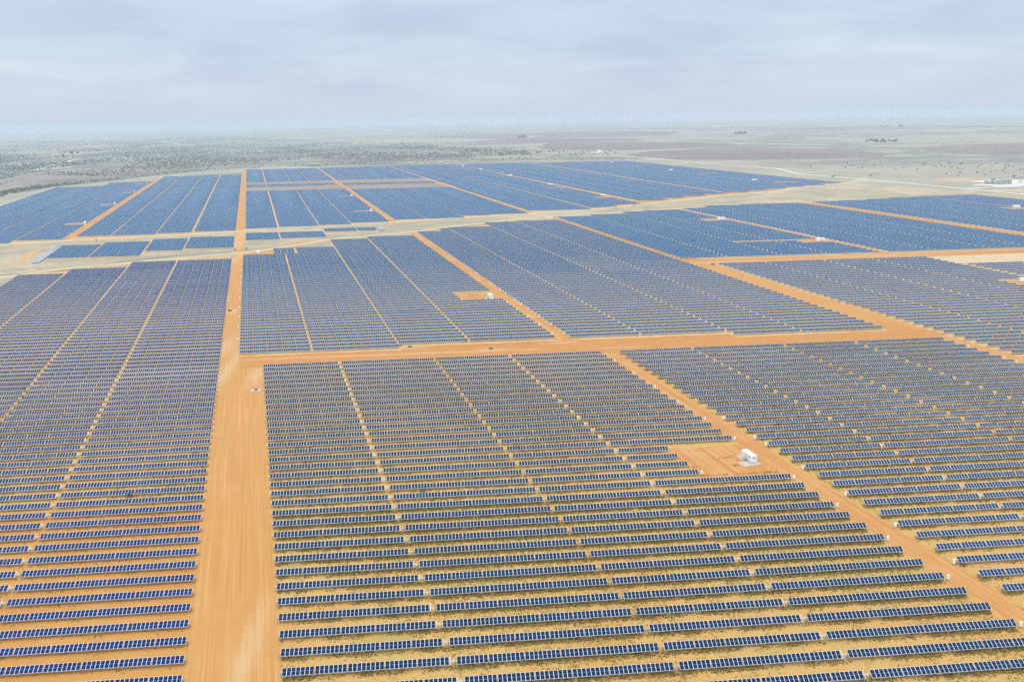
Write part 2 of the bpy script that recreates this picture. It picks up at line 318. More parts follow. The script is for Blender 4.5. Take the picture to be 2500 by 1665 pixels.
for pts in ([(900, 468), (960, 458), (1120, 453), (1130, 463)], [(300, 558), (420, 530), (600, 528), (560, 541)], [(-100, 535), (160, 505), (320, 506), (100, 525)], [(1370, 341), (1470, 337), (1460, 343)], [(400, 460), (560, 453), (600, 457)]):
    sheet('bare_patch', PX(Zp(0, 250, *pts)), Z2, MAT['bare'], 2, 20)
sheet('bare_patch', PX(Zp(1200, 250, (780, 418), (860, 410), (905, 413), (880, 420))), Z2, MAT['bare'], 2, 20)
for pts in ([(1180, 700), (1500, 705), (1720, 735), (1600, 750), (1430, 765), (1300, 735)], [(1590, 640), (1700, 622), (2100, 620), (1900, 645), (1750, 655)], [(1800, 735), (1900, 728), (1990, 735), (1900, 745)], [(900, 660), (1040, 615), (1100, 620), (980, 665)], [(320, 550), (350, 544), (360, 550)], [(2080, 720), (2355, 715), (2600, 740), (2355, 745)]):
    sheet('bare_patch', PX(Zp(1800, 250, *pts)), Z2, MAT['bare_red'], 5, 14)
# the plant's own ground, block by block
sheet('dry_grass_strip', PX(Zp(0, 500, (-300, 330), (600, 285), (1250, 275), (1950, 215))+Zp(600, 500, (300, 200), (1200, 130), (2300, 65))+Zp(1200, 250, (830, 860), (1570, 790), (2355, 710))+Zp(1800, 250, (850, 660), (1500, 700), (2355, 750), (2900, 800), (2900, 860), (1960, 765), (1500, 780), (560, 825), (0, 840))+Zp(1200, 500, (1550, 35), (1000, 75), (300, 140))+Zp(600, 500, (1950, 170), (1370, 260), (700, 310), (0, 420))+Zp(0, 500, (1300, 470), (470, 560), (-300, 650))), Z1, MAT['strip'], 1.5, 10)
sheet('field_soil', GP((-50, -8), (-50, 13.4), (-52, 13.6), (-200, 13.5), (-180, -8)), Z1, MAT['soil_a'], .4, 3)
sheet('field_soil', GP((-52, 13.2), (-52, 34), (-234, 34), (-234, 12)), Z1, MAT['soil_b'], .6, 3)
sheet('field_soil', GP((-52, 33.5), (-54, 83), (-147, 83.2), (-147, 79), (-200, 79), (-232, 75.5), (-234, 30)), Z1, MAT['soil_far'], .6, 3)
sheet('field_soil', GP((-44, -8), (140, -8), (140, 35.6), (-44, 35.6)), Z1, MAT['soil_b'], .4, 3)
sheet('field_soil', GP((138, -8), (200, -8), (325, 24), (325, 36), (138, 36)), Z1, MAT['soil_b'], .4, 3)
sheet('field_soil', GP((-54, 36.6), (128.5, 36.6), (130, 100), (66, 98.5), (38, 97.5), (36, 91), (-21, 91), (-21, 86), (-54, 86)), Z1, MAT['soil_far'], .4, 3)
sheet('field_soil', GP((127, 36.6), (312, 36.6), (319, 114), (224, 113), (184, 108), (129, 104)), Z1, MAT['soil_far'], .4, 3)
sheet('field_soil', GP((323, 20), (420, 20), (560, 50), (556, 64), (511, 64), (508, 69.6), (323, 69.6)), Z1, MAT['soil_far'], .4, 3)
sheet('field_soil', GP((311, 71), (692, 71), (693, 131), (506, 126.5), (324, 118)), Z1, MAT['soil_far'], .5, 4)
sheet('field_soil', GP((690, 72), (840, 70), (975, 110), (972, 136), (692, 131.5)), Z1, MAT['soil_far'], .5, 4)
sheet('field_soil', GP((-420, 98), (-236, 107), (-239, 236), (-330, 236), (-330, 222), (-420, 221)), Z1, MAT['soil_far'], .8, 6)
sheet('field_soil', GP((-235, 108.5), (-53, 111.5), (-54, 262), (-239, 259)), Z1, MAT['soil_far'], .8, 6)
sheet('field_soil', GP((-52, 113), (126.5, 117), (133.5, 290.5), (-54, 290.5)), Z1, MAT['soil_far'], .8, 6)
sheet('field_soil', GP((127, 119.5), (310, 124), (317.5, 294), (134, 292)), Z1, MAT['soil_far'], .8, 6)
sheet('field_soil', GP((310.5, 127), (488, 136), (673, 152), (860, 165), (952, 170), (955, 291), (495, 294.5), (320, 294.5)), Z1, MAT['soil_far'], .8, 6)
for q in ([(-228.5, 87.5), (-142.5, 87.5), (-142, 91.5), (-57.5, 93.5), (-58, 104.8), (-142, 104), (-190, 102), (-228.5, 100.5)], [(-47.5, 99.3), (37, 101), (37, 106), (97, 106), (97.5, 111), (38, 110.8), (-47.5, 108.3)]):
    sheet('field_soil', GP(*q), Z2, MAT['soil_far'], .4, 4)
sheet('unbuilt_field', GP((-46.9, 189), (128.3, 188), (130.4, 222.6), (-48.9, 222.4)), Z2, MAT['purple'], 1, 8)
sheet('unbuilt_field', GP((134, 187.4), (312.5, 187), (313, 223.6), (135, 222.6)), Z2, MAT['purple'], 1, 8)
# roads and tracks
for U0, U1, k in ((144, 318, 16.45), (-47, 122, 50.45)):
    sheet('cable_trench', GP((U0, k-.1), (U1, k-.1), (U1, k+.12), (U0, k+.12)), Z2, MAT['road_red'], .25, 2)
sheet('dirt_road', GP((-58.4, -8), (-37.0, -8), (-36.9, 34.4), (-40, 37.9), (-48.9, 38.2), (-48.7, 85), (-46.3, 112), (-47.5, 160), (-49.4, 290), (-59.2, 290), (-58.7, 160), (-57.8, 112), (-58.0, 85), (-58.3, 38), (-58.6, 20)), Z2, MAT['road_v'], .7, 2.5)
sheet('dirt_road', GP((-48, 34.55), (120, 34.6), (319, 34.65), (331, 36), (317, 41), (306, 37.4), (219, 37.4), (219, 38.35), (131, 38.35), (76, 38.4), (37, 38.4), (36.5, 37.4), (-48.4, 37.4)), Z3, MAT['road_u'], .7, 2.5)
sheet('dirt_road', GP((135.2, -8), (142.9, -8), (143, 34.8), (135, 34.8)), Z2, MAT['road_red'], .7, 2.5)
sheet('clearing', GP((106.8, 12.6), (136, 12.6), (136, 16.4), (106.8, 16.4)), Z3, MAT['road_red'], .3, 3)
sheet('dirt_road', GP((123.6, 38.2), (131.1, 38.2), (134, 100), (134.5, 106), (127, 106), (126.5, 99)), Z2, MAT['road_red'], .7, 2.5)
sheet('clearing', GP((96.8, 53.6), (124.5, 53.6), (125, 57.4), (97.2, 57.4)), Z3, MAT['road_red'], .3, 3)
sheet('dirt_road', GP((319.2, 20), (329.6, 20), (329.4, 68.8), (331, 72), (322, 117), (314.8, 115), (307.4, 72), (306.5, 40), (319, 33)), Z2, MAT['road_v'], .7, 2.5)
sheet('dirt_road', GP((308, 68.9), (506, 69), (560, 66), (700, 66), (702, 72.2), (317, 72.2)), Z3, MAT['road_u'], .4, 4)
sheet('dry_grass_patch', GP((509, 64.5), (620, 60), (720, 66), (640, 70), (510, 69.2)), Z4, MAT['road_pale'], 1, 4)
sheet('dirt_road', GP((491.6, 72), (499.0, 72), (505.5, 125), (497.6, 124)), Z2, MAT['road_red'], .7, 2.5)
sheet('dirt_road', GP((682.5, 72), (702.5, 72), (703, 131), (683, 130)), Z2, MAT['road_u'], .5, 3)
sheet('dirt_road', GP((881, 112), (887, 112), (888, 135), (884, 135)), Z3, MAT['road_red'], .7, 2.5)
sheet('dirt_road', GP((-241.6, 104), (-230, 106), (-235, 258), (-243.3, 238)), Z2, MAT['road_red'], .5, 4)
sheet('dirt_road', GP((122.4, 115), (130.8, 118), (135.8, 291), (131.6, 291)), Z2, MAT['road_red'], .5, 4)
sheet('dirt_road', GP((305.6, 122), (314.8, 124), (320, 294), (315, 294)), Z2, MAT['road_red'], .5, 4)
sheet('dirt_road', GP((488, 134), (502.5, 137), (499.6, 294), (495.4, 294)), Z2, MAT['road_red'], .5, 4)
sheet('dirt_road', GP((673, 150), (682.5, 152), (702.5, 294), (691.5, 294)), Z2, MAT['road_red'], .5, 4)
sheet('dirt_road', GP((853, 162), (857.5, 164), (872.6, 290), (870.4, 290)), Z2, MAT['road_red'], .5, 4)
for U0, U1, a, b in ((-267, -241.5, 125.6, 128.4), (-267, -242, 161.6, 164.4), (-267, -242, 193.6, 196.4), (-267, -242.5, 223.6, 226.4), (94, 123, 134.5, 137), (96, 125, 167.5, 170), (98, 127, 203.5, 206), (99, 128, 238.5, 241), (100, 129, 272.5, 274.5), (466, 492, 106.5, 109.6), (464.5, 492, 81.6, 84.5), (410, 466, 83.6, 84.4), (859, 886, 110.6, 114), (478, 505, 51.4, 54.4), (464, 488, 150, 152.5), (460, 492, 176.5, 179), (462, 494, 222.5, 225), (463, 495, 264, 268), (855, 900, 176, 179), (868, 905, 214, 217), (870, 918, 259, 262), (-48.5, -21, 85.6, 90.5)):
    sheet('clearing', GP((U0, a), (U1, a), (U1, b), (U0, b)), Z3, MAT['road_red'], .3, 4)
def ribbon(name, pts, wid, z, mat):
    ps = [np.array(at(x, y)[:2]) for x, y in pts]; L, R = [], []
    for i, p in enumerate(ps):
        d = ps[min(i+1, len(ps)-1)]-ps[max(i-1, 0)]; n = np.array([-d[1], d[0]])/np.linalg.norm(d)
        wi = wid[i] if isinstance(wid, list) else wid
        L.append(p+n*wi/2); R.append(p-n*wi/2)
    sheet(name, L+R[::-1], z, mat, .3, 6)
ribbon('pale_road', Zp(0, 500, (-400, 350), (0, 328), (530, 300), (1000, 275), (1500, 250), (1935, 222))+Zp(600, 500, (200, 196), (600, 178), (1200, 145), (1800, 108), (2300, 78))+Zp(1200, 250, (830, 882), (1240, 838), (1570, 805), (1920, 762), (2355, 734))+Zp(1800, 250, (480, 704), (850, 668), (1080, 640)), 13, Z3, MAT['road_pale'])
ribbon('pale_road', Zp(0, 500, (-400, 655), (0, 600), (470, 535), (1050, 478), (1900, 405))+Zp(600, 500, (150, 375), (700, 285), (1390, 222), (1700, 178), (2018, 145), (2250, 118))+Zp(1200, 500, (300, 110), (500, 112), (700, 85), (1050, 62), (1550, 32), (2050, 0)), 9, Z3, MAT['road_pale'])
ribbon('pale_road', Zp(1200, 500, (520, 112), (420, 92), (320, 78), (230, 68)), 9, Z4, MAT['road_pale'])
for pts in ([(300, 300), (530, 290), (630, 262), (1280, 245), (1700, 232), (1935, 205), (1935, 222), (1280, 262), (600, 290)], [(780, 535), (1050, 475), (1100, 470), (1900, 440), (1890, 420), (1300, 455)]):
    sheet('disturbed_soil', PX(Zp(0, 500, *pts)), Z2, MAT['disturbed'], .5, 5)
sheet('disturbed_soil', PX(Zp(600, 500, (230, 350), (700, 300), (700, 285), (420, 310))), Z2, MAT['road_red'], .5, 5)
sheet('disturbed_soil', PX(Zp(1200, 250, (780, 855), (1110, 830), (1580, 778), (1910, 745), (2250, 715), (2355, 708), (2355, 722), (1930, 758), (1500, 800), (840, 872))), Z2, MAT['road_red'], .5, 5)
ribbon('stony_ditch', Zp(0, 500, (-300, 620), (0, 578), (500, 545), (1000, 470), (1400, 425), (1900, 385))+Zp(600, 500, (300, 345), (900, 262), (1500, 208), (2000, 160)), 5, Z2, MAT['scrub'])
ribbon('sand_path', Zp(0, 500, (-100, 505), (60, 495), (170, 465), (260, 400), (320, 370)), 8, Z2, MAT['disturbed'])
ribbon('gravel_road', Zp(1200, 250, (700, 425), (1000, 440), (1250, 458), (1600, 490), (2000, 520), (2355, 547))+Zp(1800, 250, (500, 587), (1000, 631), (1700, 695), (2355, 755), (2900, 805)), 9, Z3, MAT['gravel'])
ribbon('gravel_road', Zp(0, 250, (285, 556), (420, 525), (540, 492), (600, 476), (670, 467)), 14, Z3, MAT['gravel'])
ribbon('gravel_road', Zp(1800, 250, (1850, 712), (2050, 700), (2200, 695), (2355, 690)), 10, Z3, MAT['gravel'])
sheet('gravel_pad', PX(Zp(2100, 380, (1480, 375), (1800, 355), (2100, 340), (2500, 355), (2500, 400), (2300, 440), (2000, 460), (1900, 440), (1600, 425), (1800, 400), (1750, 385), s=400/2355)), Z3, MAT['gravel'], 1, 8)
# ------------------------------------------------------------------ solar trackers
# column: field, left/right edge in U at the lowest row, left/right edge at the highest row, first and last row
COLS = [('A', -104.2, -58.2, -105.0, -58.5, -3, 82), ('A', -142.9, -106.0, -144.3, -106.7, -3, 82), ('A', -190.8, -144.7, -190.8, -145.8, 10, 78), ('A', -229.0, -192.4, -229, -192.4, 30, 75),
 ('B', -36.6, .25, -36.6, .25, -3, 34), ('B', 2.0, 48.0, 2.0, 48.0, -3, 34), ('B', 49.35, 86.2, 49.35, 86.2, -3, 34), ('B', 87.95, 134.0, 87.95, 134.0, -3, 34),
 ('C', 144.0, 181.2, 144.0, 181.4, -3, 34), ('C', 183.0, 230.2, 183.0, 230.7, 2, 34), ('C', 231.8, 269.2, 232.4, 269.4, 8, 34), ('C', 271.0, 318.2, 271.2, 318.2, 14, 34),
 ('D', 330.3, 368.7, 330.3, 368.3, 20, 68), ('D', 370.0, 417.2, 369.6, 418.0, 26, 68), ('D', 418.6, 457.2, 420.0, 459.0, 30, 68), ('D', 458.6, 504.5, 460.4, 506.0, 36, 68), ('D', 511.0, 557.0, 511.5, 557.0, 44, 63),
 ('F', -48.4, -11.3, -48.5, -11.4, 38, 85), ('F', -20.6, -1.6, -20.6, -1.6, 86, 90), ('F', -9.9, 35.4, -9.9, 36.6, 38, 85), ('F', .9, 36.6, .9, 36.6, 86, 90), ('F', 36.6, 74.3, 38.4, 75.7, 39, 97), ('F', 75.7, 122.4, 77.4, 125.3, 39, 99),
 ('G', 131.2, 170.0, 134.6, 172.6, 39, 103), ('G', 162.6, 172.6, 162.8, 172.6, 104, 106), ('G', 171.4, 218.8, 174.0, 223.2, 39, 107), ('G', 220.3, 258.2, 224.6, 263.2, 38, 112), ('G', 259.4, 305.8, 264.6, 314.0, 38, 113),
 ('H', 316.0, 355.4, 323.0, 366.4, 73, 117), ('H', 356.8, 403.8, 368.4, 416.0, 73, 119), ('H', 405.3, 443.6, 418.0, 446.6, 73, 122), ('H', 445.0, 490.6, 448.2, 496.6, 73, 123),
 ('H', 499.8, 541.4, 506.0, 544.4, 73, 125), ('H', 542.8, 591.2, 545.8, 598.0, 73, 128), ('H', 592.6, 632.0, 599.4, 638.0, 73, 129), ('H', 633.4, 681.0, 639.4, 682.0, 73, 129),
 ('J', 703.6, 742.0, 703.6, 744.0, 78, 130), ('J', 743.4, 790.0, 745.4, 791.0, 76, 131), ('J', 791.4, 829.0, 792.4, 831.0, 80, 132), ('J', 830.4, 880.0, 832.4, 884.0, 86, 134), ('J', 888.0, 968.0, 888.5, 968.0, 96, 135),
 ('S', -227.0, -190.2, -227.2, -190.4, 88, 99), ('S', -188.7, -143.2, -188.7, -143.8, 88, 101), ('S', -141.4, -106.4, -142.0, -106.4, 92, 103), ('S', -104.8, -58.2, -104.6, -58.6, 93, 104), ('S', -46.6, -12.0, -46.7, -12.2, 100, 107), ('S', -10.3, 36.2, -10.6, 36.6, 101, 107), ('S', 39.0, 74.2, 39.2, 74.4, 107, 110), ('S', 75.6, 95.4, 75.6, 96.2, 107, 110),
 ('K', -288.6, -240.6, -289.6, -243.4, 107, 234), ('K', -327.6, -290.2, -328.2, -291.2, 104, 234), ('K', -375.0, -329.4, -374.0, -329.8, 102, 219), ('K', -416.2, -376.6, -416.8, -375.6, 100, 219),
 ('L', -229.0, -193.6, -234.0, -196.0, 110, 257), ('L', -191.8, -145.4, -193.6, -148.2, 110, 258), ('L', -143.8, -106.8, -146.2, -109.4, 111, 259), ('L', -103.9, -58.2, -107.0, -59.4, 112, 260),
 ('M', -46.9, -11.3, -49.1, -11.0, 114, 288), ('M', -8.6, 36.0, -8.6, 41.0, 115, 288), ('M', 37.8, 74.8, 42.4, 77.0, 116, 288), ('M', 76.4, 121.8, 78.8, 130.4, 118, 288),
 ('N', 131.4, 170.2, 136.0, 170.8, 121, 289), ('N', 171.8, 217.2, 172.4, 215.4, 121, 289), ('N', 218.8, 256.8, 217.0, 258.0, 124, 290), ('N', 258.4, 305.0, 259.4, 314.6, 125, 292),
 ('O', 315.6, 354.0, 320.6, 358.4, 129, 293), ('O', 355.4, 398.0, 359.8, 402.4, 129, 293), ('O', 404.0, 442.4, 404.4, 441.6, 132, 293), ('O', 443.8, 487.0, 443.0, 494.8, 136, 293),
 ('P', 503.0, 545.0, 500.0, 541.0, 142, 292), ('P', 546.4, 585.0, 542.4, 590.4, 146, 292), ('P', 586.6, 628.4, 591.8, 640.0, 149, 292), ('P', 629.8, 672.4, 641.4, 691.0, 152, 292),
 ('Q', 683.0, 722.4, 703.0, 742.2, 155, 290), ('Q', 723.8, 764.0, 743.6, 785.0, 158, 290), ('Q', 765.4, 808.0, 786.4, 828.0, 161, 290), ('Q', 809.4, 853.0, 829.4, 870.0, 164, 290),
 ('R', 858.6, 902.0, 873.0, 914.6, 167, 290), ('R', 903.4, 950.4, 916.0, 951.0, 171, 289)]
HOLES = [(106.1, 140, 13, 16), (96, 128, 54, 57), (478, 510, 52, 54), (467, 495, 107, 109), (465, 495, 82, 84), (410, 466, 84, 84), (859, 887, 111, 113),
 (-266.6, -238, 126, 128), (-266.6, -238, 162, 164), (-266.6, -238, 194, 196), (-266.6, -238, 224, 226), (94, 126, 135, 136), (96, 128, 168, 169), (98, 129, 204, 205), (99, 131, 239, 240), (100, 132, 273, 274),
 (464, 490, 150, 152), (460, 496, 177, 178), (462, 497, 223, 224), (463, 498, 265, 267), (854, 901, 176, 178), (866, 905, 214, 216), (868, 918, 259, 261), (-50, 133, 190, 204), (-50, 133, 211, 221), (134, 320, 188, 203), (134, 320, 209, 222)]
FLIP = [(-416, -330, 119, 119), (586, 672, 155, 155), (626, 672, 156, 156), (690, 790, 262, 262), (860, 950, 268, 268), (780, 868, 270, 270), (-50, 132, 180, 180), (-50, 132, 209, 210), (405, 450, 196, 196)]
tables = []          # (left u, k, length, field, column index, tilt)
bt = {}
for ci, (fl, a0, b0, a1, b1, k0, k1) in enumerate(COLS):
    for k in range(k0, k1+1):
        t = (k-k0)/max(1, k1-k0); a, b = a0+(a1-a0)*t, b0+(b1-b0)*t
        for h0, h1, ka, kb in HOLES:
            if ka <= k <= kb and h1 > a and h0 < b:
                L, R = h0-a, b-h1
                if L >= R: b = min(b, h0)
                else: a = max(a, h1)
        if b-a < 5: continue
        key = (ci, k//11)
        if key not in bt: bt[key] = rng.normal(0, .016)
        tl = TILT+bt[key]*(1 if k > 60 else .4)+rng.normal(0, .009)
        for h0, h1, ka, kb in FLIP:
            if ka <= k <= kb and h0 <= (a+b)/2 <= h1: tl = -0.42
        tables.append((a-SK*k, k, b-a, fl, ci, tl))
def layout(W):
    nb = max(1, round(W/7.5)); n = int(W-.2*(nb-1)+.3)
    base, rem = divmod(n, nb); c = [base]*nb
    order = sorted(range(nb), key=lambda i: abs(i-(nb-1)/2))
    for i in order[:rem]: c[i] += 1
    gap = (W-n)/(nb-1) if nb > 1 else 0
    x, o = 0.0, []
    for q in c: o.append((x, q)); x += q+gap
    return o
def seen(tb):
    q = [px((tb[0]+f*tb[2], V0+tb[1]*P, 1.3)) for f in (0, .25, .5, .75, 1)]
    return any(-2 < x < 2502 and 0 < y < 1667 for x, y in q)
dist = lambda tb: math.dist((max(tb[0], min(0, tb[0]+tb[2])), V0+tb[1]*P, 0), (0, 0, CAM_H))
vis = sorted([i for i, tb in enumerate(tables) if tb[1] < 40 and seen(tb)], key=lambda i: dist(tables[i]))
near = vis[:300]; nearset = set(near); fine = nearset
# --- one panel and one bank of panels
CH, PW = 0.98, 0.985
def panel_boxes(mb, x0):
    xs = [x0+.0075, x0+.0455, x0+.0075+PW-.038, x0+.0075+PW]; ys = [-CH, -CH+.036, -.012, .012, CH-.036, CH]; zt = .012
    i = len(mb.v)
    for y in ys:
        for x in xs: mb.v.append((x, y, zt))
    for r in range(5):
        for c_ in range(3):
            j = i+r*4+c_; mb.f.append((j, j+1, j+5, j+4)); mb.m.append(0 if (c_ == 1 and r in (1, 3)) else 2 if (c_ == 1 and r == 2) else 1)
    zb = -.018; A, B = xs[0], xs[3]
    for q in (((A, -CH, zb), (B, -CH, zb), (B, -CH, zt), (A, -CH, zt)), ((B, CH, zb), (A, CH, zb), (A, CH, zt), (B, CH, zt)), ((A, CH, zb), (A, -CH, zb), (A, -CH, zt), (A, CH, zt)), ((B, -CH, zb), (B, CH, zb), (B, CH, zt), (B, -CH, zt))): mb.face(q, 1)
    mb.face(((A, CH, zb), (B, CH, zb), (B, -CH, zb), (A, -CH, zb)), 3)
def uv_from_x(me, off=0.0):
    l = me.uv_layers.new(name='UVMap'); d = np.empty(len(me.loops)*2, np.float32); co = np.empty(len(me.vertices)*3, np.float32); vi = np.empty(len(me.loops), np.int32)
    me.vertices.foreach_get('co', co); me.loops.foreach_get('vertex_index', vi); co = co.reshape(-1, 3)
    d[0::2] = co[vi, 0]+off; d[1::2] = .25; l.data.foreach_set('uv', d)
cache = {}
def panel_mesh(g):
    if ('p', g) not in cache:
        mb = MB(); panel_boxes(mb, 0); me = mb.mesh('solar_panel', [MAT[g], MAT['frame'], MAT['seam'], MAT['back']]); uv_from_x(me); cache[('p', g)] = me
    return cache[('p', g)]
def bank_mesh(g, n):
    if (g, n) not in cache:
        mb = MB()
        for i in range(n): panel_boxes(mb, i)
        me = mb.mesh('panel_bank', [MAT[g], MAT['frame'], MAT['seam'], MAT['back']]); uv_from_x(me); cache[(g, n)] = me
    return cache[(g, n)]
def rail_mesh(n):
    if ('r', n) not in cache:
        mb = MB()
        for i in range(n+1): mb.box((min(max(i, .06), n-.06), 0, -.055), (.05, 1.2, .06))
        cache[('r', n)] = mb.mesh('panel_bank', MAT['steel'])
    return cache[('r', n)]
def tube_mesh(L, ext):
    key = ('t', round(L, 1), ext)
    if key not in cache:
        mb = MB(); mb.tube((-.45, 0, 0), (L+ext, 0, 0), .075, n=6)
        for x in (-.06, L+.06): mb.box((x, 0, 0), (.05, .34, .34))
        cache[key] = mb.mesh('torque_tube', MAT['tube'])
    return cache[key]
mb = MB(); mb.box((-.07, 0, .68), (.02, .16, 1.36)); mb.box((.07, 0, .68), (.02, .16, 1.36)); mb.box((0, 0, .68), (.12, .02, 1.36)); mb.box((0, 0, 1.40), (.2, .22, .07)); POST = mb.mesh('post', MAT['steel'])
mb = MB(); mb.box((0, 0, .62), (.16, .16, 1.24)); mb.box((0, 0, 1.44), (.34, .34, .40)); mb.tube((0, -.55, 1.32), (0, .55, 1.32), .05); mb.box((0, -.3, 1.3), (.16, .3, .2)); DRIVE = mb.mesh('drive_gearbox', MAT['tube'])
mb = MB(); mb.box((0, 0, -.02), (.06, 1.9, .05)); mb.box((0, .93, -.02), (.3, .05, .05)); mb.box((0, -.93, -.02), (.3, .05, .05)); END = mb.mesh('end_bracket', MAT['frame'])
ORD = ['first', 'second', 'third', 'fourth', 'fifth', 'sixth', 'seventh', 'eighth', 'ninth', 'tenth', 'eleventh', 'twelfth', 'thirteenth', 'fourteenth', 'fifteenth', 'sixteenth', 'seventeenth', 'eighteenth', 'nineteenth']
def ordw(i):
    i += 1
    if i < 20: return ORD[i-1]
    if i >= 100: return 'hundred and '+ordw(i-101) if i > 100 else 'hundredth'
    t = {2: 'twent', 3: 'thirt', 4: 'fort', 5: 'fift', 6: 'sixt', 7: 'sevent', 8: 'eight', 9: 'ninet'}[i//10]
    return t+'ieth' if i % 10 == 0 else t+'y-'+ORD[i % 10-1]
kmin = {}
for i in vis:
    tb = tables[i]; kmin[tb[4]] = min(kmin.get(tb[4], 999), tb[1])
WHERE = {0: 'deep blue solar table beside left edge of wide dirt road, {} from bottom', 1: 'deep blue solar table one gap left of the roadside ones, {} from bottom', 2: 'deep blue solar table at the left frame edge, {} from bottom', 3: 'deep blue solar table in the outer left column, {} from bottom',
 4: 'navy solar table touching right edge of wide dirt road, {} from bottom', 5: 'navy solar table second right of the wide dirt road, {} from bottom', 6: 'navy solar table third right of the wide dirt road, {} from bottom', 7: 'navy solar table ending at left side of red diagonal track, {} from bottom',
 8: 'blue solar table starting at right side of red diagonal track, {} from bottom', 9: 'blue solar table second right of the red diagonal track, {} from bottom', 10: 'blue solar table third right of the red diagonal track, {} from bottom', 11: 'blue solar table ending at the far right dirt road, {} from bottom'}
def glass_of(fl): return {'A': 'glass_a', 'B': 'glass_b'}.get(fl, 'glass_c')
for i in near:
    u, k, W, fl, ci, tl = tables[i]
    r = add_obj('solar_tracker', None, None, (u, V0+k*P, 0))
    tag(r, WHERE[ci].format(ordw(k-kmin[ci])), 'solar tracker', 'rows of solar trackers')
    g = glass_of(fl); L = layout(W)
    ext = {5: .45, 7: .3, 9: .5, 11: .3, 0: .3}.get(ci, 1.9 if ci in (4, 6, 8, 10, 1) else .3)
    if k in (13, 14, 15, 16) and ci == 7: ext = .3
    for x, n in L:
        if i in fine:
            b = add_obj('panel_bank', rail_mesh(n), r, (x, 0, AXIS), (tl, 0, 0))
            for j in range(n): add_obj('solar_panel', panel_mesh(g), b, (j, 0, 0))
        else: add_obj('panel_bank', bank_mesh(g, n), r, (x, 0, AXIS), (tl, 0, 0))
    add_obj('torque_tube', tube_mesh(W, ext), r, (0, 0, AXIS-.12))
    xs = [-.25]+[L[j][0]-.1 for j in range(1, len(L))]+[W+.22]
    for x in xs: add_obj('post', POST, r, (x, 0, 0))
    if ext > 1.5:
        add_obj('drive_gearbox', DRIVE, r, (W+.95, 0, 0)); add_obj('end_bracket', END, r, (W+.28, 0, AXIS), (tl, 0, 0))
# --- every other row of the plant as one mass
GIX = {'A': 0, 'B': 1, 'C': 6, 'D': 6, 'F': 6, 'G': 6}      # far cell tint per field, the lighter ones with sky reflection painted in
bk = []; pst = []; tub = []
for i, tb in enumerate(tables):
    if i in nearset: continue
    u, k, W, fl, ci, tl = tb
    off = int(rng.integers(0, 50))*37
    L = layout(W)
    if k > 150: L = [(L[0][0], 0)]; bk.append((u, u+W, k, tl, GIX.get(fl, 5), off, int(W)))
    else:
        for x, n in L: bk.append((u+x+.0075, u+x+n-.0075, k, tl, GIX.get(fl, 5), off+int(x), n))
    if k < 80:
        for x in [-.25]+[L[j][0]-.1 for j in range(1, len(L))]+[W+.22]: pst.append((u+x, k))
        tub.append((u-.4, u+W+(.35 if k > 35 else 1.0), k))
bk = np.array(bk, float); n = len(bk)
c_, s_ = np.cos(bk[:, 3]), np.sin(bk[:, 3]); v = V0+bk[:, 2]*P
def corner(x, y, z): return np.stack([x, v+y*c_-z*s_, AXIS+y*s_+z*c_], -1)
VV = np.stack([corner(x, y, z) for z in (-.015, .012) for x, y in ((bk[:, 0], -CH), (bk[:, 1], -CH), (bk[:, 1], CH), (bk[:, 0], CH))], 1).reshape(-1, 3)
Q = np.array([(4, 5, 6, 7), (0, 3, 2, 1), (0, 1, 5, 4), (1, 2, 6, 5), (2, 3, 7, 6), (3, 0, 4, 7)])
FF = (np.arange(n)[:, None, None]*8+Q[None]).reshape(-1, 4)
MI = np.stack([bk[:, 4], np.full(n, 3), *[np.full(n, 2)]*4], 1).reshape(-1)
UV = np.zeros((n, 6, 4, 2)); o_, m_ = bk[:, 5], bk[:, 6]; row = np.floor(bk[:, 2]+400)
UV[:, 0, 0] = np.stack([o_, row], -1); UV[:, 0, 1] = np.stack([o_+m_, row], -1); UV[:, 0, 2] = np.stack([o_+m_, row+.9999], -1); UV[:, 0, 3] = np.stack([o_, row+.9999], -1)
def boxes(C0, D0):
    C0, D0 = np.array(C0, float), np.array(D0, float)/2
    sg = np.array([(-1,-1,-1),(1,-1,-1),(1,1,-1),(-1,1,-1),(-1,-1,1),(1,-1,1),(1,1,1),(-1,1,1)])
    return (C0[:, None]+D0[:, None]*sg[None]).reshape(-1, 3), (np.arange(len(C0))[:, None, None]*8+Q[None]).reshape(-1, 4)
pa = np.array(pst); pv, pf = boxes(np.stack([pa[:, 0], V0+pa[:, 1]*P, 0*pa[:, 0]+.7], -1), np.tile([.13, .16, 1.4], (len(pa), 1)))
ta = np.array(tub); tv, tf = boxes(np.stack([(ta[:, 0]+ta[:, 1])/2, V0+ta[:, 2]*P, 0*ta[:, 0]+AXIS-.12], -1), np.stack([ta[:, 1]-ta[:, 0], 0*ta[:, 0]+.13, 0*ta[:, 0]+.13], -1))
FF = np.concatenate([FF, pf+len(VV), tf+len(VV)+len(pv)]); VV = np.concatenate([VV, pv, tv])
MI = np.concatenate([MI, np.full(len(pf)+len(tf), 4)]); UV = np.concatenate([UV.reshape(-1, 2), np.zeros(((len(pf)+len(tf))*4, 2))])
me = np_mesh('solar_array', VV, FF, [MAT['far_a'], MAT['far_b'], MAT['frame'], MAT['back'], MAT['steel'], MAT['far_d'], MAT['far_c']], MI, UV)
tag(add_obj('solar_array', me), 'rows of blue solar trackers filling the fields out to the scrubland', 'solar array', None, 'stuff')
print('tables', len(tables), 'near', len(near), 'far banks', n)
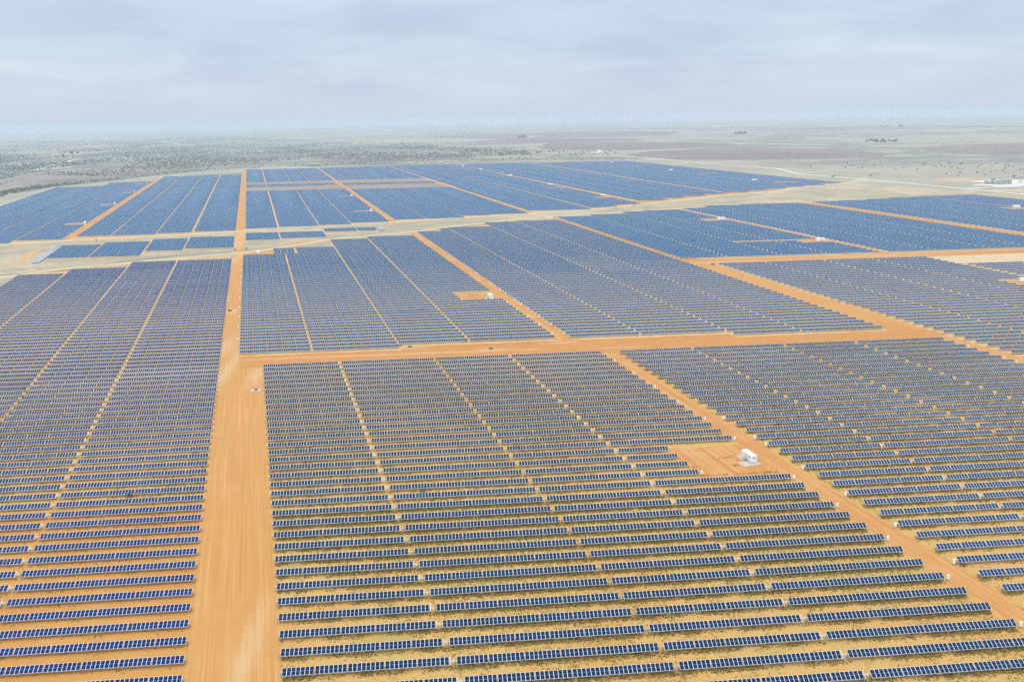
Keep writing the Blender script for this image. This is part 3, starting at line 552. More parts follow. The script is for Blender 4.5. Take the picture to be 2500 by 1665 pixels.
# ------------------------------------------------------------------ grass under and between the near rows
def grass_points():
    out = []
    def add(U0, U1, k0, k1, dens, bare):
        nrow = (k1-k0+1); tot = int((U1-U0)*nrow*P*dens)
        k = rng.integers(k0, k1+1, tot); U = rng.uniform(U0, U1, tot)
        under = rng.random(tot) < .52
        dv = np.where(under, rng.normal(-.75, .55, tot), rng.uniform(-P/2, P/2, tot))
        x = U-SK*k; y = V0+k*P+dv
        q = np.sin(x*.061+1.3*np.sin(y*.033))+np.sin(y*.047+2+1.1*np.sin(x*.027))+.8*np.sin(x*.33+y*.21)+.6*np.sin(x*.9-y*.7)
        keep = q+rng.normal(0, .7, tot)+np.where(under, .9, -.1) > bare
        out.append(np.stack([x, y, under.astype(float), rng.random(tot)], -1)[keep])
    add(-36.4, 134, -4, 11, 4.6, -.6); add(-36.4, 134, 12, 34, 1.5, .3); add(143.5, 270, -4, 34, 2.8, -.2); add(270, 318, 10, 34, 1.6, .2)
    add(-110, -58.5, -4, 13, .35, 1.3); add(-150, -58.5, 14, 32, 1.2, .3); add(-200, -58.5, 33, 60, .5, .7)
    add(-48, 124, 38, 58, .45, .7); add(131, 306, 38, 58, .4, .7); add(330, 460, 26, 60, .4, .8)
    return np.concatenate(out)
gp = grass_points()
dcam = np.hypot(gp[:, 0], gp[:, 1]); gp = gp[[-60 < px((x, y, 0))[0] < 2560 for x, y in gp[:, :2]]]
m = len(gp); NB = 5
ang = rng.uniform(0, 2*math.pi, (m, NB)); rad = rng.uniform(.05, .22, (m, NB)); hgt = rng.uniform(.14, .40, (m, NB))*np.where(gp[:, 2:3] > .5, 1.15, .8); wd = rng.uniform(.06, .16, (m, NB))
bx, by = gp[:, 0:1]+np.cos(ang)*rad*.6, gp[:, 1:2]+np.sin(ang)*rad*.6
t0 = np.stack([bx-np.sin(ang)*wd, by+np.cos(ang)*wd, 0*bx+.02], -1); t1 = np.stack([bx+np.sin(ang)*wd, by-np.cos(ang)*wd, 0*bx+.02], -1)
t2 = np.stack([bx+np.cos(ang)*rad*1.6, by+np.sin(ang)*rad*1.6, hgt], -1)
VV = np.stack([t0, t1, t2], 2).reshape(-1, 3)
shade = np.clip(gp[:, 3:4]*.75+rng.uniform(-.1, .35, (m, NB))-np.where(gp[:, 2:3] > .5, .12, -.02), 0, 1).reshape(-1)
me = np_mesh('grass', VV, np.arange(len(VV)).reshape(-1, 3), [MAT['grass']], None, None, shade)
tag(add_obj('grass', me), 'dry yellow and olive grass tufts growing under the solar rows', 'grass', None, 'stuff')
print('grass', m)
# ------------------------------------------------------------------ combiner boxes at the row ends
mb = MB(); mb.box((0, 0, 1.28), (.62, .26, 1.10)); mb.box((0, -.145, 1.28), (.54, .03, 1.0)); CB = mb.mesh('box_body', MAT['white'])
mb = MB(); mb.box((0, .0, 1.86), (.74, .40, .05)); CBR = mb.mesh('rain_hood', MAT['roofwhite'])
mb = MB(); mb.box((-.2, .06, .37), (.07, .07, .74)); mb.box((.2, .06, .37), (.07, .07, .74)); CBP = mb.mesh('stand', MAT['steel'])
boxes_placed = []
def combiner(U, k, label, dv=-.6):
    r = add_obj('combiner_box', None, None, G(U, k)); r.location.y += dv
    tag(r, label, 'combiner box', 'white combiner boxes at the row ends')
    add_obj('box_body', CB, r); add_obj('rain_hood', CBR, r); add_obj('stand', CBP, r)
for j, k in enumerate((0, 3, 6, 9, 12, 17, 20, 23, 26, 29, 32)): combiner(135.0, k, f'white box on left side of the red diagonal track, {ordw(j)} from the bottom')
combiner(107.3, 13, 'white combiner box at the table end in the clearing left of white cabin')
for j, k in enumerate((1, 4, 7, 10, 13, 16, 17, 20)): combiner(142.7, k, f'white box on right side of the red diagonal track, {ordw(j)} from the bottom')
for j, k in enumerate((28, 29, 32)): combiner(319.4, k, f'white box left of the far right dirt road, {ordw(j)} from the bottom')
for j, k in enumerate(range(40, 53, 3)): combiner(123.6, k, f'small white box left of track beyond the crossing road, {ordw(j)} from near end')
combiner(97.2, 54, 'small white box at clearing corner left of second white cabin')
for j, k in enumerate((40, 43, 46, 49, 51, 53, 56, 58, 61, 64, 67, 70)): combiner(130.2+(k-39)*.05, k, f'small white box right of track beyond the crossing road, {ordw(j)} from near end')
for j, k in enumerate(range(42, 82, 4)): combiner(-49.6, k, f'tiny white box right of the wide road beyond the crossing, {ordw(j)} from near end')
for j, k in enumerate(range(74, 122, 4)): combiner(498.6+(k-73)*.11, k, f'tiny white box along the distant red road at right, {ordw(j)} from near end')
for j, k in enumerate(range(109, 230, 4)): combiner(-239.6-(k-107)*.03, k, f'tiny white box along the distant left red road, {ordw(j)} from near end')
for j, k in enumerate(range(122, 186, 4)): combiner(130.6+(k-121)*.03, k, f'tiny white box along the distant middle red road, {ordw(j)} from near end')
for j, k in enumerate((115, 120, 126, 131)): combiner(884, k, f'tiny white dot on the red track at far right, {ordw(j)} from near end')
for j, k in enumerate((51, 55, 59, 62)): combiner(509.5, k, f'white box left of the small far right field, {ordw(j)} from near end')
# ------------------------------------------------------------------ inverter cabins
RZ = math.atan2(SK, P)            # the cabins stand along the sheared direction of the tracks
def cabin_meshes():
    W, L, H = 2.1, 6.7, 2.25; M = {}
    mb = MB(); mb.box((0, 0, .22+H/2), (W, L, H))
    for i in range(9):
        y = -L/2+.4+i*(L-.8)/8
        for s in (-1, 1): mb.box((s*(W/2+.015), y, .22+H/2), (.03, .07, H-.3))
    for s in (-1, 1):
        for t in (-1, 1): mb.box((s*(W/2-.02), t*(L/2-.02), .22+H/2), (.12, .12, H+.02))
    M['cabin_body'] = mb.mesh('cabin_body', MAT['white'])
    mb = MB(); mb.box((0, 0, .22+H+.05), (W+.16, L+.16, .1)); mb.box((0, 0, .22+H+.13), (W-.3, L-.3, .06)); M['roof'] = mb.mesh('roof', MAT['roofwhite'])
    mb = MB(); mb.box((0, 0, .14), (W-.25, L-.25, .16)); M['plinth'] = mb.mesh('plinth', MAT['louvre'])
    mb = MB(); mb.box((-W/2-.04, 0, 1.25), (.05, .95, 1.95)); M['door'] = mb.mesh('door', MAT['doorwhite'])
    mb = MB(); mb.box((-W/2-.09, .33, 1.2), (.05, .04, .16)); M['handle'] = mb.mesh('handle', MAT['steel'])
    mb = MB()
    for j in range(7): mb.box((0, -L/2-.04, 1.5+j*.1), (1.1, .05, .06))
    M['vent'] = mb.mesh('vent', MAT['louvre'])
    mb = MB()
    for j in range(7): mb.box((-W/2-.04, -1.9, 1.5+j*.1), (.05, .9, .06))
    M['side_vent'] = mb.mesh('vent', MAT['louvre'])
    mb = MB(); mb.box((-W/2-.65, 0, .62), (1.1, 1.1, .05))
    for a in (-.5, .5):
        for b in (-.5, .5): mb.box((-W/2-.65+a, b, .31), (.06, .06, .62)); mb.box((-W/2-.65+a, b, 1.12), (.05, .05, 1.0))
    for b in (-.5, .5): mb.box((-W/2-.65, b, 1.6), (1.1, .05, .05)); mb.box((-W/2-.65, b, 1.15), (1.1, .04, .04))
    for j in range(3): mb.box((-W/2-.65, -.7-.25*j, .46-.16*j), (.9, .26, .04))
    for a in (-.5, .5): mb.tube((-W/2-.65+a, -.55, 1.6), (-W/2-.65+a, -1.35, .95), .025, n=5); mb.box((-W/2-.65+a, -1.35, .48), (.05, .05, .95))
    M['stair'] = mb.mesh('stair', MAT['steel'])
    return M
CM = cabin_meshes()
def cabin(x, y, label, s=1.0, full=True, rz=RZ):
    r = add_obj('inverter_cabin', None, None, (x, y, .22), (0, 0, rz)); r.scale = (s, s, s)
    tag(r, label, 'inverter cabin', 'white inverter cabins')
    b = add_obj('cabin_body', CM['cabin_body'], r); add_obj('roof', CM['roof'], r); add_obj('plinth', CM['plinth'], r)
    if full:
        d = add_obj('door', CM['door'], r); add_obj('handle', CM['handle'], d); add_obj('vent', CM['vent'], r); add_obj('vent', CM['side_vent'], r); add_obj('stair', CM['stair'], r)
def slab(name, pts, label, z0=.05, z1=.22):
    mb = MB(); mb.face([(x, y, z1) for x, y in pts])
    for i in range(len(pts)):
        a, b = pts[i], pts[(i+1) % len(pts)]; mb.face([(a[0], a[1], z0), (b[0], b[1], z0), (b[0], b[1], z1), (a[0], a[1], z1)])
    me = mb.mesh(name, MAT['concrete']); bm = bmesh.new(); bm.from_mesh(me); bmesh.ops.recalc_face_normals(bm, faces=bm.faces[:]); bmesh.ops.triangulate(bm, faces=bm.faces[:]); bm.to_mesh(me); bm.free()
    return tag(add_obj(name, me), label, 'concrete pad', 'pale concrete pads')
slab('concrete_pad', [(112.3, 290.2), (108.6, 299.9), (105.6, 299.3), (106.9, 293.7), (104.3, 292.9), (105.1, 288.6)], 'L-shaped pale concrete pad under the nearest white cabin')
cabin(109.15, 295.0, 'largest white inverter cabin with stairs, in the clearing by the red diagonal track')
x2, y2, _ = at(1196, 729)
slab('concrete_pad', [(x2-3.6, y2-5), (x2+3.2, y2-4.4), (x2+1.6, y2+5), (x2-3.2, y2+4.4)], 'pale concrete pad under the second cabin beyond the crossing road')
cabin(x2+.3, y2, 'white inverter cabin in the clearing beyond the crossing road, left of the track', 1.1)
CAB = [(Zp(0, 500, (2122, 405))[0], 'white inverter cabin at the field corner just right of the wide road', 1.0), (Zp(0, 250, (700, 998))[0], 'distant white cabin in nearest clearing of the far left field', 1.1), (Zp(0, 250, (944, 838))[0], 'distant white cabin in second clearing of the far left field', 1.2), (Zp(0, 250, (1105, 739))[0], 'distant white cabin in third clearing of the far left field', 1.2), (Zp(0, 250, (1211, 672))[0], 'distant white cabin in farthest clearing of the far left field', 1.2),
 (Zp(600, 250, (1030, 897))[0], 'distant white cabin in nearest clearing left of the middle red road', 1.2), (Zp(600, 250, (870, 774))[0], 'distant white cabin in second clearing left of the middle red road', 1.2), (Zp(600, 250, (742, 678))[0], 'distant white cabin on the unbuilt brown strip', 1.2), (Zp(600, 250, (655, 611))[0], 'distant white cabin beyond the unbuilt brown strip', 1.2), (Zp(600, 250, (578, 560))[0], 'distant white cabin at the far top end of the middle red road', 1.2),
 (Zp(1200, 250, (915, 774))[0], 'distant white cabin nearest along the right middle red road', 1.6), (Zp(1200, 250, (482, 684))[0], 'distant white cabin second along the right middle red road', 1.6), (Zp(1200, 250, (152, 608))[0], 'distant white cabin third along the right middle red road', 1.6), (Zp(600, 250, (1930, 559))[0], 'distant white cabin fourth along the right middle red road', 1.5), (Zp(600, 250, (1782, 528))[0], 'distant white cabin farthest along the right middle red road', 1.5),
 (Zp(1200, 250, (1885, 968))[0], 'white cabin beside the red staircase-edged track at right, upper one', 1.5), (Zp(1800, 500, (683, 302))[0], 'white cabin at the end of the bare row at right, lower one', 1.35), (Zp(1800, 250, (2290, 868))[0], 'white cabin near the right frame edge below the white road', 1.6),
 (Zp(1200, 250, (990, 501))[0], 'tiny white cabin at the far top of the right field', 1.5), (Zp(1200, 250, (1472, 565))[0], 'tiny white cabin in the middle of the far right field', 1.6), (Zp(1200, 250, (2158, 649))[0], 'tiny white cabin in the lower tip of the far right field', 1.7), (Zp(1800, 500, (2358, 634))[0], 'white cabin cut by the right frame edge beside small field', 1.2)]
for i, (q, lab, s) in enumerate(CAB):
    x, y, _ = at(*q); cabin(x, y, lab, 1+(s-1)*.45, i in (0, 15, 16), RZ if i not in (10, 11, 12, 13, 14, 15, 16, 17, 18, 19, 20, 21) else RZ+1.35)
# ------------------------------------------------------------------ dark green cabinets on pads by the roads
mb = MB(); mb.box((0, 0, .5), (2.1, 1.3, .9)); GB = mb.mesh('cabinet_body', MAT['green'])
mb = MB(); mb.box((0, 0, .98), (2.2, 1.4, .08)); mb.box((0, 0, 1.05), (1.9, 1.1, .06)); GL = mb.mesh('lid', MAT['green'])
mb = MB(); mb.box((.25, -.05, 1.1), (.7, .5, .03)); mb.box((-.5, -.67, .6), (.3, .03, .3)); GS = mb.mesh('sticker', MAT['white'])
def cabinet(q, label, s=1.0, pad=None, padlabel=None):
    x, y, _ = at(*q)
    z = .09
    if pad:
        slab('concrete_pad', [(x+a, y+b) for a, b in pad], padlabel, .03, .2); z = .2
    r = add_obj('electrical_cabinet', None, None, (x, y, z), (0, 0, .05)); r.scale = (s, s, s)
    tag(r, label, 'cabinet', 'dark green cabinets by the roads')
    add_obj('cabinet_body', GB, r); add_obj('lid', GL, r); add_obj('sticker', GS, r)
cabinet((976, 844.5), 'dark green cabinet on the crossing road, left of its pair', .8)
cabinet((1001, 848.5), 'dark green cabinet on the crossing road, right of its pair', .85)
cabinet((1198, 853), 'lone dark green cabinet in the middle of the crossing road', .85)
cabinet((625, 953), 'small dark cabinet on a white pad beside the wide road', .62, [(-2.3, -1.9), (2.4, -1.6), (2.3, 1.8), (-2.1, 1.6)], 'white concrete pad beside the wide road near the crossing')
cabinet((561, 760), 'dark cabinet on the left edge of the wide road beyond the crossing', .95)
cabinet((1740, 647), 'dark cabinet at the corner of the far right dirt road', 1.1)
cabinet((574, 611), 'tiny dark cabinet left of the road where it meets the lower pale road', .9)
cabinet((602, 608), 'tiny dark cabinet right of the road where it meets the lower pale road', .9)
cabinet((1354, 533), 'tiny dark cabinet at the far end of the diagonal road by the pickup', .9)
cabinet((235, 588), 'tiny dark cabinet left on the upper pale road', .9)
cabinet((1548, 502), 'tiny dark cabinet on the red verge of the distant upper road', 1.0)
# ------------------------------------------------------------------ pickup truck and trailer
def pickup(q, rz, label):
    x, y, _ = at(*q); r = add_obj('pickup_truck', None, None, (x, y, .12), (0, 0, rz)); tag(r, label, 'pickup truck')
    mb = MB(); mb.box((1.9, 0, .85), (1.5, 1.85, .55)); mb.box((.2, 0, .85), (1.9, 1.9, .6)); mb.box((-1.75, 0, .65), (2.0, 1.9, .22))
    for s in (-1, 1): mb.box((-1.75, s*.9, .98), (2.0, .1, .45))
    mb.box((-2.72, 0, .95), (.08, 1.9, .5)); mb.box((.25, 0, 1.78), (1.5, 1.55, .06))
    for a, b in ((.98, .78), (-.5, .78), (.98, -.78), (-.5, -.78)): mb.tube((a+.12*(1 if a > 0 else -1), b*1.08, 1.14), (a, b, 1.78), .04, n=5)
    mb.build('body', MAT['white'], r)
    mb = MB(); mb.box((.25, 0, 1.45), (1.46, 1.6, .56)); mb.build('window', MAT['glassdark'], r)
    for a in (1.75, -1.75):
        for s in (-1, 1):
            mb = MB(); mb.tube((a, s*.72, .38), (a, s*.98, .38), .38, n=14); t = mb.build('wheel', MAT['black'], r)
            mb = MB(); mb.tube((a, s*.97, .38), (a, s*1.0, .38), .2, n=10); mb.build('rim', MAT['steel'], t)
    for s in (-1, 1):
        mb = MB(); mb.box((2.67, s*.7, .92), (.06, .35, .2)); mb.build('headlight', MAT['doorwhite'], r)
pickup((1235, 541.5), .12, 'white pickup truck on the lower pale road behind the blue field')
x, y, _ = at(1335.5, 526); r = add_obj('storage_trailer', None, None, (x, y, .1), (0, 0, 1.4)); tag(r, 'small grey and white trailer where the pale roads cross', 'trailer')
mb = MB(); mb.box((0, 0, 1.3), (4.4, 2.1, 1.7)); mb.build('body', MAT['doorwhite'], r)
mb = MB(); mb.box((0, 0, 2.2), (4.5, 2.2, .1)); mb.build('roof', MAT['louvre'], r)
for s in (-1, 1):
    mb = MB(); mb.tube((-.4, s*.8, .36), (-.4, s*1.05, .36), .36, n=12); mb.build('wheel', MAT['black'], r)
mb = MB(); mb.tube((2.2, 0, .5), (3.4, 0, .45), .07, n=6); mb.build('drawbar', MAT['steel'], r)

def pipes(q0, q1, label):
    a, b = at(*q0), at(*q1); r = add_obj('pipe_stack', None, None, (0, 0, 0)); tag(r, label, 'pipe stack', 'grey strips of stacked pipe')
    d = np.array(b)-np.array(a); nrm = np.array([-d[1], d[0], 0])/np.linalg.norm(d[:2])
    for j in range(4):
        mb = MB(); o = nrm*(j-1.5)*1.5; mb.tube(tuple(np.array(a)+o+[0, 0, .75]), tuple(np.array(b)+o+[0, 0, .75]), .68, n=8); mb.build('pipe', MAT['pipe'], r, True)
pipes(*Zp(0, 500, (290, 485), (500, 338)), 'long grey pipe stack lying left of the small solar field')
pipes(*Zp(600, 500, (1080, 180), (1118, 212)), 'short grey pipe stack at the right tip of the small solar fields')
# ------------------------------------------------------------------ tank battery, pole frame, farmsteads, cattle
ZT = 400/2355
def tank(zx, zy, rad, hgt, label):
    x, y, _ = at(*Zp(2100, 380, (zx, zy), s=ZT)[0]); r = add_obj('storage_tank', None, None, (x, y, .1)); tag(r, label, 'storage tank', 'grey green tanks at the gravel pad')
    mb = MB(); mb.tube((0, 0, 0), (0, 0, hgt), rad, n=24); mb.build('tank_shell', MAT['tank'], r)
    mb = MB(); mb.tube((0, 0, hgt), (0, 0, hgt+rad*.22), rad*1.01, rad*.1, n=24); mb.build('roof', MAT['tank'], r)
    mb = MB()
    for s in (-.25, .25): mb.box((s, -rad-.12, hgt/2), (.06, .06, hgt))
    for j in range(int(hgt/.5)): mb.box((0, -rad-.12, .3+j*.5), (.5, .05, .05))
    mb.build('ladder', MAT['steel'], r)
for q, lab in (((1812, 410, 3.4, 5.2), 'leftmost low tank on the gravel pad'), ((1858, 414, 3.2, 5.0), 'second low tank from the left on the gravel pad'), ((1898, 412, 2.0, 10.5), 'tallest slim tank on the gravel pad'), ((1960, 416, 3.2, 6.0), 'tank just right of the tall slim one'), ((2022, 418, 3.9, 7.4), 'big tank left of the right-hand group on gravel pad'), ((2085, 414, 3.9, 7.4), 'big middle tank of the right-hand group on gravel pad'), ((2140, 410, 3.8, 7.2), 'rightmost big tank on the gravel pad')): tank(*q, lab)
x, y, _ = at(*Zp(2100, 380, (1928, 416), s=ZT)[0]); r = add_obj('stair_tower', None, None, (x, y, .1)); tag(r, 'dark stair frame between the tall slim tank and its neighbour', 'stair')
mb = MB()
for s in (-1, 1): mb.tube((-1.5, s*.6, 0), (1.8, s*.6, 8.0), .12, n=6)
mb.build('stringer', MAT['wood'], r); mb = MB()
for j in range(16): mb.box((-1.5+3.3*j/16, 0, 8*j/16), (.25, 1.2, .06))
mb.build('tread', MAT['steel'], r)
x, y, _ = at(*Zp(2100, 380, (2303, 396), s=ZT)[0]); r = add_obj('pole_frame', None, None, (x, y, 0)); tag(r, 'dark double pole frame right of the tanks', 'utility pole')
for s in (-2.2, 0, 2.2):
    mb = MB(); mb.tube((s, 0, 0), (s, 0, 12.0), .22, .16, n=8); mb.build('pole', MAT['wood'], r)
for z in (4.0, 8.6):
    mb = MB(); mb.box((0, .26, z), (5.4, .2, .28)); mb.build('crossbar', MAT['wood'], r)
def leaf_cloud(m, rx, ry, rz, size, zc, flat=.6):
    """m leaf clumps spread through an uneven volume -> quads, shade"""
    d = rng.normal(size=(m, 3)); d /= np.linalg.norm(d, axis=1)[:, None]; rad = rng.uniform(.35, 1, m)**.5
    lump = 1+.28*np.sin(d[:, 0]*4+rng.uniform(0, 6))+.22*np.sin(d[:, 1]*5+rng.uniform(0, 6))
    c = d*(rad*lump)[:, None]*[rx, ry, rz]+[0, 0, zc]; c[:, 2] = np.maximum(c[:, 2], size*.4)
    a = rng.normal(size=(m, 3)); a /= np.linalg.norm(a, axis=1)[:, None]; b = np.cross(a, rng.normal(size=(m, 3))); b /= np.linalg.norm(b, axis=1)[:, None]
    s = size*rng.uniform(.6, 1.3, (m, 1)); a, b = a*s, b*s
    return np.stack([c-a-b*.6, c+a*.4-b, c+a+b*.7, c-a*.5+b], 1).reshape(-1, 3), rng.uniform(0, 1, m)
def tree_proto(name, h, rx, nl, size, trunk_h):
    V, sh = leaf_cloud(nl, rx, rx*.9, h*.36, size, trunk_h+h*.33)
    crown = np_mesh('crown', V, np.arange(len(V)).reshape(-1, 4), [MAT['bush']], None, None, sh)
    mb = MB(); mb.tube((0, 0, 0), (.1, 0, trunk_h+h*.3), h*.035, h*.015, n=7)
    for j in range(4):
        t = j*1.7; mb.tube((.05, 0, trunk_h*.8+.2*j), (rx*.55*math.cos(t), rx*.55*math.sin(t), trunk_h+h*.35), h*.018, h*.006, n=5)
    return crown, mb.mesh('trunk', MAT['bark'])
TREES = [tree_proto('tree', 9, 3.6, 260, .75, 1.6), tree_proto('tree', 7, 3.0, 220, .65, 1.2), tree_proto('tree', 11, 4.4, 300, .85, 2.0)]
def tree(q, label, s=1.0, kind=0, group='trees around the farmsteads'):
    x, y, _ = at(*q); r = add_obj('tree', None, None, (x, y, 0), (0, 0, rng.uniform(0, 6))); r.scale = (s, s, s); tag(r, label, 'tree', group)
    add_obj('crown', TREES[kind][0], r); add_obj('trunk', TREES[kind][1], r)
def farm(q, L, W, H, label, rz=0.0, col='wall'):
    x, y, _ = at(*q); r = add_obj('farm_building', None, None, (x, y, 0), (0, 0, rz)); tag(r, label, 'building', 'farm buildings on the plain')
    mb = MB(); mb.box((0, 0, H/2), (L, W, H)); mb.build('wall', MAT[col], r)
    mb = MB(); h2 = H+W*.28
    for s in (-1, 1): mb.face([(-L/2-.5, s*(W/2+.5), H-.1), (L/2+.5, s*(W/2+.5), H-.1), (L/2+.5, 0, h2), (-L/2-.5, 0, h2)][::s])
    for s in (-1, 1): mb.face([(s*L/2, -W/2, H), (s*L/2, W/2, H), (s*L/2, 0, h2-.1)][::s])
    mb.build('roof', MAT['farmroof'], r)
    mb = MB(); mb.box((L*.1, -W/2-.05, 1.5), (3, .12, 3)); mb.build('door', MAT['louvre'], r)
ZR = lambda x, y: Zp(1800, 250, (x, y))[0]
for i, (q, L, W, H, lab) in enumerate(((ZR(1185, 324), 55, 18, 9, 'largest white farm shed of the nearer farmstead'), (ZR(1245, 320), 40, 16, 8, 'white farm shed right of the largest one'), (ZR(1090, 337), 45, 12, 6, 'long low shed at the left end of the nearer farmstead'), (ZR(1310, 204), 90, 30, 14, 'white shed of the farther farmstead by its trees'), (ZR(1350, 203), 60, 26, 12, 'rightmost white shed of the farther farmstead'), (ZR(690, 305), 40, 14, 7, 'lone white farm building left on the far plain'), (ZR(1690, 306), 50, 14, 7, 'lone white farm building right on the far plain'), (Zp(1200, 250, (330, 292))[0], 70, 20, 9, 'white farm building on the distant pale field'))): farm(q, L*.7, W*.7, H*.6, lab, .1*i)
mb = None
for i, (zx, dx) in enumerate(((877, 0), (888, 0), (899, 0))):
    x, y, _ = at(*Zp(1200, 250, (zx, 418))[0]); r = add_obj('storage_tank', None, None, (x, y, 0)); tag(r, 'white silo tank alone on the plain, ' + ('left', 'middle', 'right')[i] + ' of three', 'storage tank', 'three white tanks on the plain')
    mb = MB(); mb.tube((0, 0, 0), (0, 0, 9), 3.3, n=20); mb.build('tank_shell', MAT['white'], r); mb = MB(); mb.tube((0, 0, 9), (0, 0, 10), 3.3, .4, n=20); mb.build('roof', MAT['roofwhite'], r)
for i in range(16): tree(ZR(1065+i*16+rng.uniform(-5, 5), 326+rng.uniform(-4, 10)-i*.4), f'dark tree in the nearer farmstead row, {ordw(i)} from left', rng.uniform(.9, 1.5), i % 3)
for i in range(14): tree(ZR(1160+i*15.5+rng.uniform(-4, 4), 204+rng.uniform(-1, 2)), f'dark tree in the farther farmstead row, {ordw(i)} from left', rng.uniform(1.0, 1.5)+(.9 if i > 8 else 0), i % 3)
for i in range(6): tree(Zp(1200, 250, (2005+i*15, 266+rng.uniform(-2, 2)))[0], f'dark tree of the lone clump at right, {ordw(i)} from left', rng.uniform(1.5, 2.2), i % 3)
for i in range(4): tree(Zp(1200, 250, (225+i*17, 293+rng.uniform(-1, 2)))[0], f'dark tree beside the white building on the pale field, {ordw(i)} from left', rng.uniform(1.6, 2.2), i % 3)
for i, q in enumerate(((522, 452), (1052, 462), (590, 430), (640, 428))): tree(Zp(0, 250, q)[0], ['dark tall tree by the left pale track', 'dark tree on the white bare patch at left', 'dark tree left of a pair in the scrub', 'dark tree right of a pair in the scrub'][i], 1.5, i % 3, 'single trees in the left scrub')
def cow_mesh():
    me = bpy.data.meshes.new('body'); bm = bmesh.new()
    J = [((-.75, 0, 1.15), .34), ((-.25, 0, 1.12), .38), ((.35, 0, 1.12), .39), ((.75, 0, 1.2), .32), ((1.05, 0, 1.25), .19), ((1.35, 0, 1.05), .15), ((1.6, 0, .9), .09),
         ((-.85, .17, .8), .17), ((-.98, .18, .48), .08), ((-.9, .18, .04), .07), ((-.85, -.17, .8), .17), ((-.98, -.18, .48), .08), ((-.9, -.18, .04), .07), ((.65, .17, .78), .14), ((.68, .17, .42), .08), ((.66, .17, .04), .07), ((.65, -.17, .78), .14), ((.68, -.17, .42), .08), ((.66, -.17, .04), .07), ((-1.08, 0, 1.2), .05), ((-1.14, 0, .6), .04)]
    E = [(0, 1), (1, 2), (2, 3), (3, 4), (4, 5), (5, 6), (0, 7), (7, 8), (8, 9), (0, 10), (10, 11), (11, 12), (3, 13), (13, 14), (14, 15), (3, 16), (16, 17), (17, 18), (0, 19), (19, 20)]
    me.from_pydata([j[0] for j in J], E, []); o = bpy.data.objects.new('body', me); C.collection.objects.link(o)
    md = o.modifiers.new('skin', 'SKIN'); me.skin_vertices or o.data.skin_vertices.new() if hasattr(o.data.skin_vertices, 'new') else None
    for i, j in enumerate(J): me.skin_vertices[0].data[i].radius = (j[1], j[1])
    me.skin_vertices[0].data[0].use_root = True
    o.modifiers.new('sub', 'SUBSURF').levels = 1
    dg = bpy.context.evaluated_depsgraph_get(); r = bpy.data.meshes.new_from_object(o.evaluated_get(dg)); bpy.data.objects.remove(o)
    r.materials.clear(); r.materials.append(MAT['hide']); r.name = 'cow_body'; return r
COW = cow_mesh()
mb = MB()
for s in (-1, 1): mb.box((1.12, s*.2, 1.33), (.06, .18, .09)); mb.tube((1.15, s*.1, 1.38), (1.2, s*.22, 1.5), .03, .01, n=5)
EARS = mb.mesh('horn', MAT['bark'])
CW = [(1035, 172), (1062, 164), (1078, 159), (1105, 170), (1136, 107), (1160, 138), (1156, 158), (1168, 160), (1204, 172), (1214, 175), (1298, 176), (1304, 168), (1322, 176), (1332, 168), (1282, 152), (1464, 110)]
for i, q in enumerate(CW):
    x, y, _ = at(*Zp(2100, 380, q, s=ZT)[0]); r = add_obj('cow', None, None, (x, y, 0), (0, 0, rng.uniform(-.6, .6)+(math.pi if i % 3 else 0))); r.scale = (1.25,)*3
    tag(r, f'black cow grazing on the plain at right, {ordw(i)} counting from the left' if i < 14 else ('lone black cow above the right end of the herd' if i == 14 else 'black cow farthest right of the herd'), 'cow', 'black cattle grazing on the plain')
    add_obj('body', COW, r); add_obj('horn', EARS, r)
# ------------------------------------------------------------------ bushes: 300 as things, the far scrub as one mass
BUSH = []
for j in range(6):
    V, sh = leaf_cloud(60, 1.6+.3*(j % 3), 1.4, 1.0+.15*j, .42, .95)
    BUSH.append(np_mesh('foliage', V, np.arange(len(V)).reshape(-1, 4), [MAT['bush']], None, None, sh))
def inside(poly, x, y):
    c = False; j = len(poly)-1
    for i in range(len(poly)):
        if (poly[i][1] > y) != (poly[j][1] > y) and x < (poly[j][0]-poly[i][0])*(y-poly[i][1])/(poly[j][1]-poly[i][1])+poly[i][0]: c = not c
        j = i
    return c
def scatter(poly, n, clump=0.0):
    xs, ys = [p[0] for p in poly], [p[1] for p in poly]; out = []; ph = rng.uniform(0, 6, 4)
    while len(out) < n:
        x, y = rng.uniform(min(xs), max(xs)), rng.uniform(min(ys), max(ys))
        if not inside(poly, x, y): continue
        g = at(x, y); q = math.sin(g[0]*.011+ph[0]+math.sin(g[1]*.004+ph[1]))+math.sin(g[1]*.006+ph[2]+1.3*math.sin(g[0]*.007))
        if q*clump+rng.normal(0, .6) > -.2: out.append(g)
    return out
EDGE = Zp(0, 250, (-40, 745), (200, 700), (470, 668), (900, 625), (1350, 575), (2000, 525), (2355, 520))+Zp(600, 250, (1700, 490), (1700, 502), (590, 528))+Zp(0, 250, (2355, 532), (1980, 548), (1350, 592), (930, 640), (470, 692), (200, 730), (-40, 790))
pts = scatter(EDGE, 420, .5); pts.sort(key=lambda g: math.hypot(g[0], g[1])); single, rest = pts[:150], pts[150:]
ZNS = [(110, 'at the left frame edge scrub'), (240, 'above the far left field'), (410, 'above the notch of the far left field'), (620, 'above the field left of the wide road'), (1e9, 'above the far middle fields')]
single.sort(key=lambda g: px(g)[0]); cnt = {}
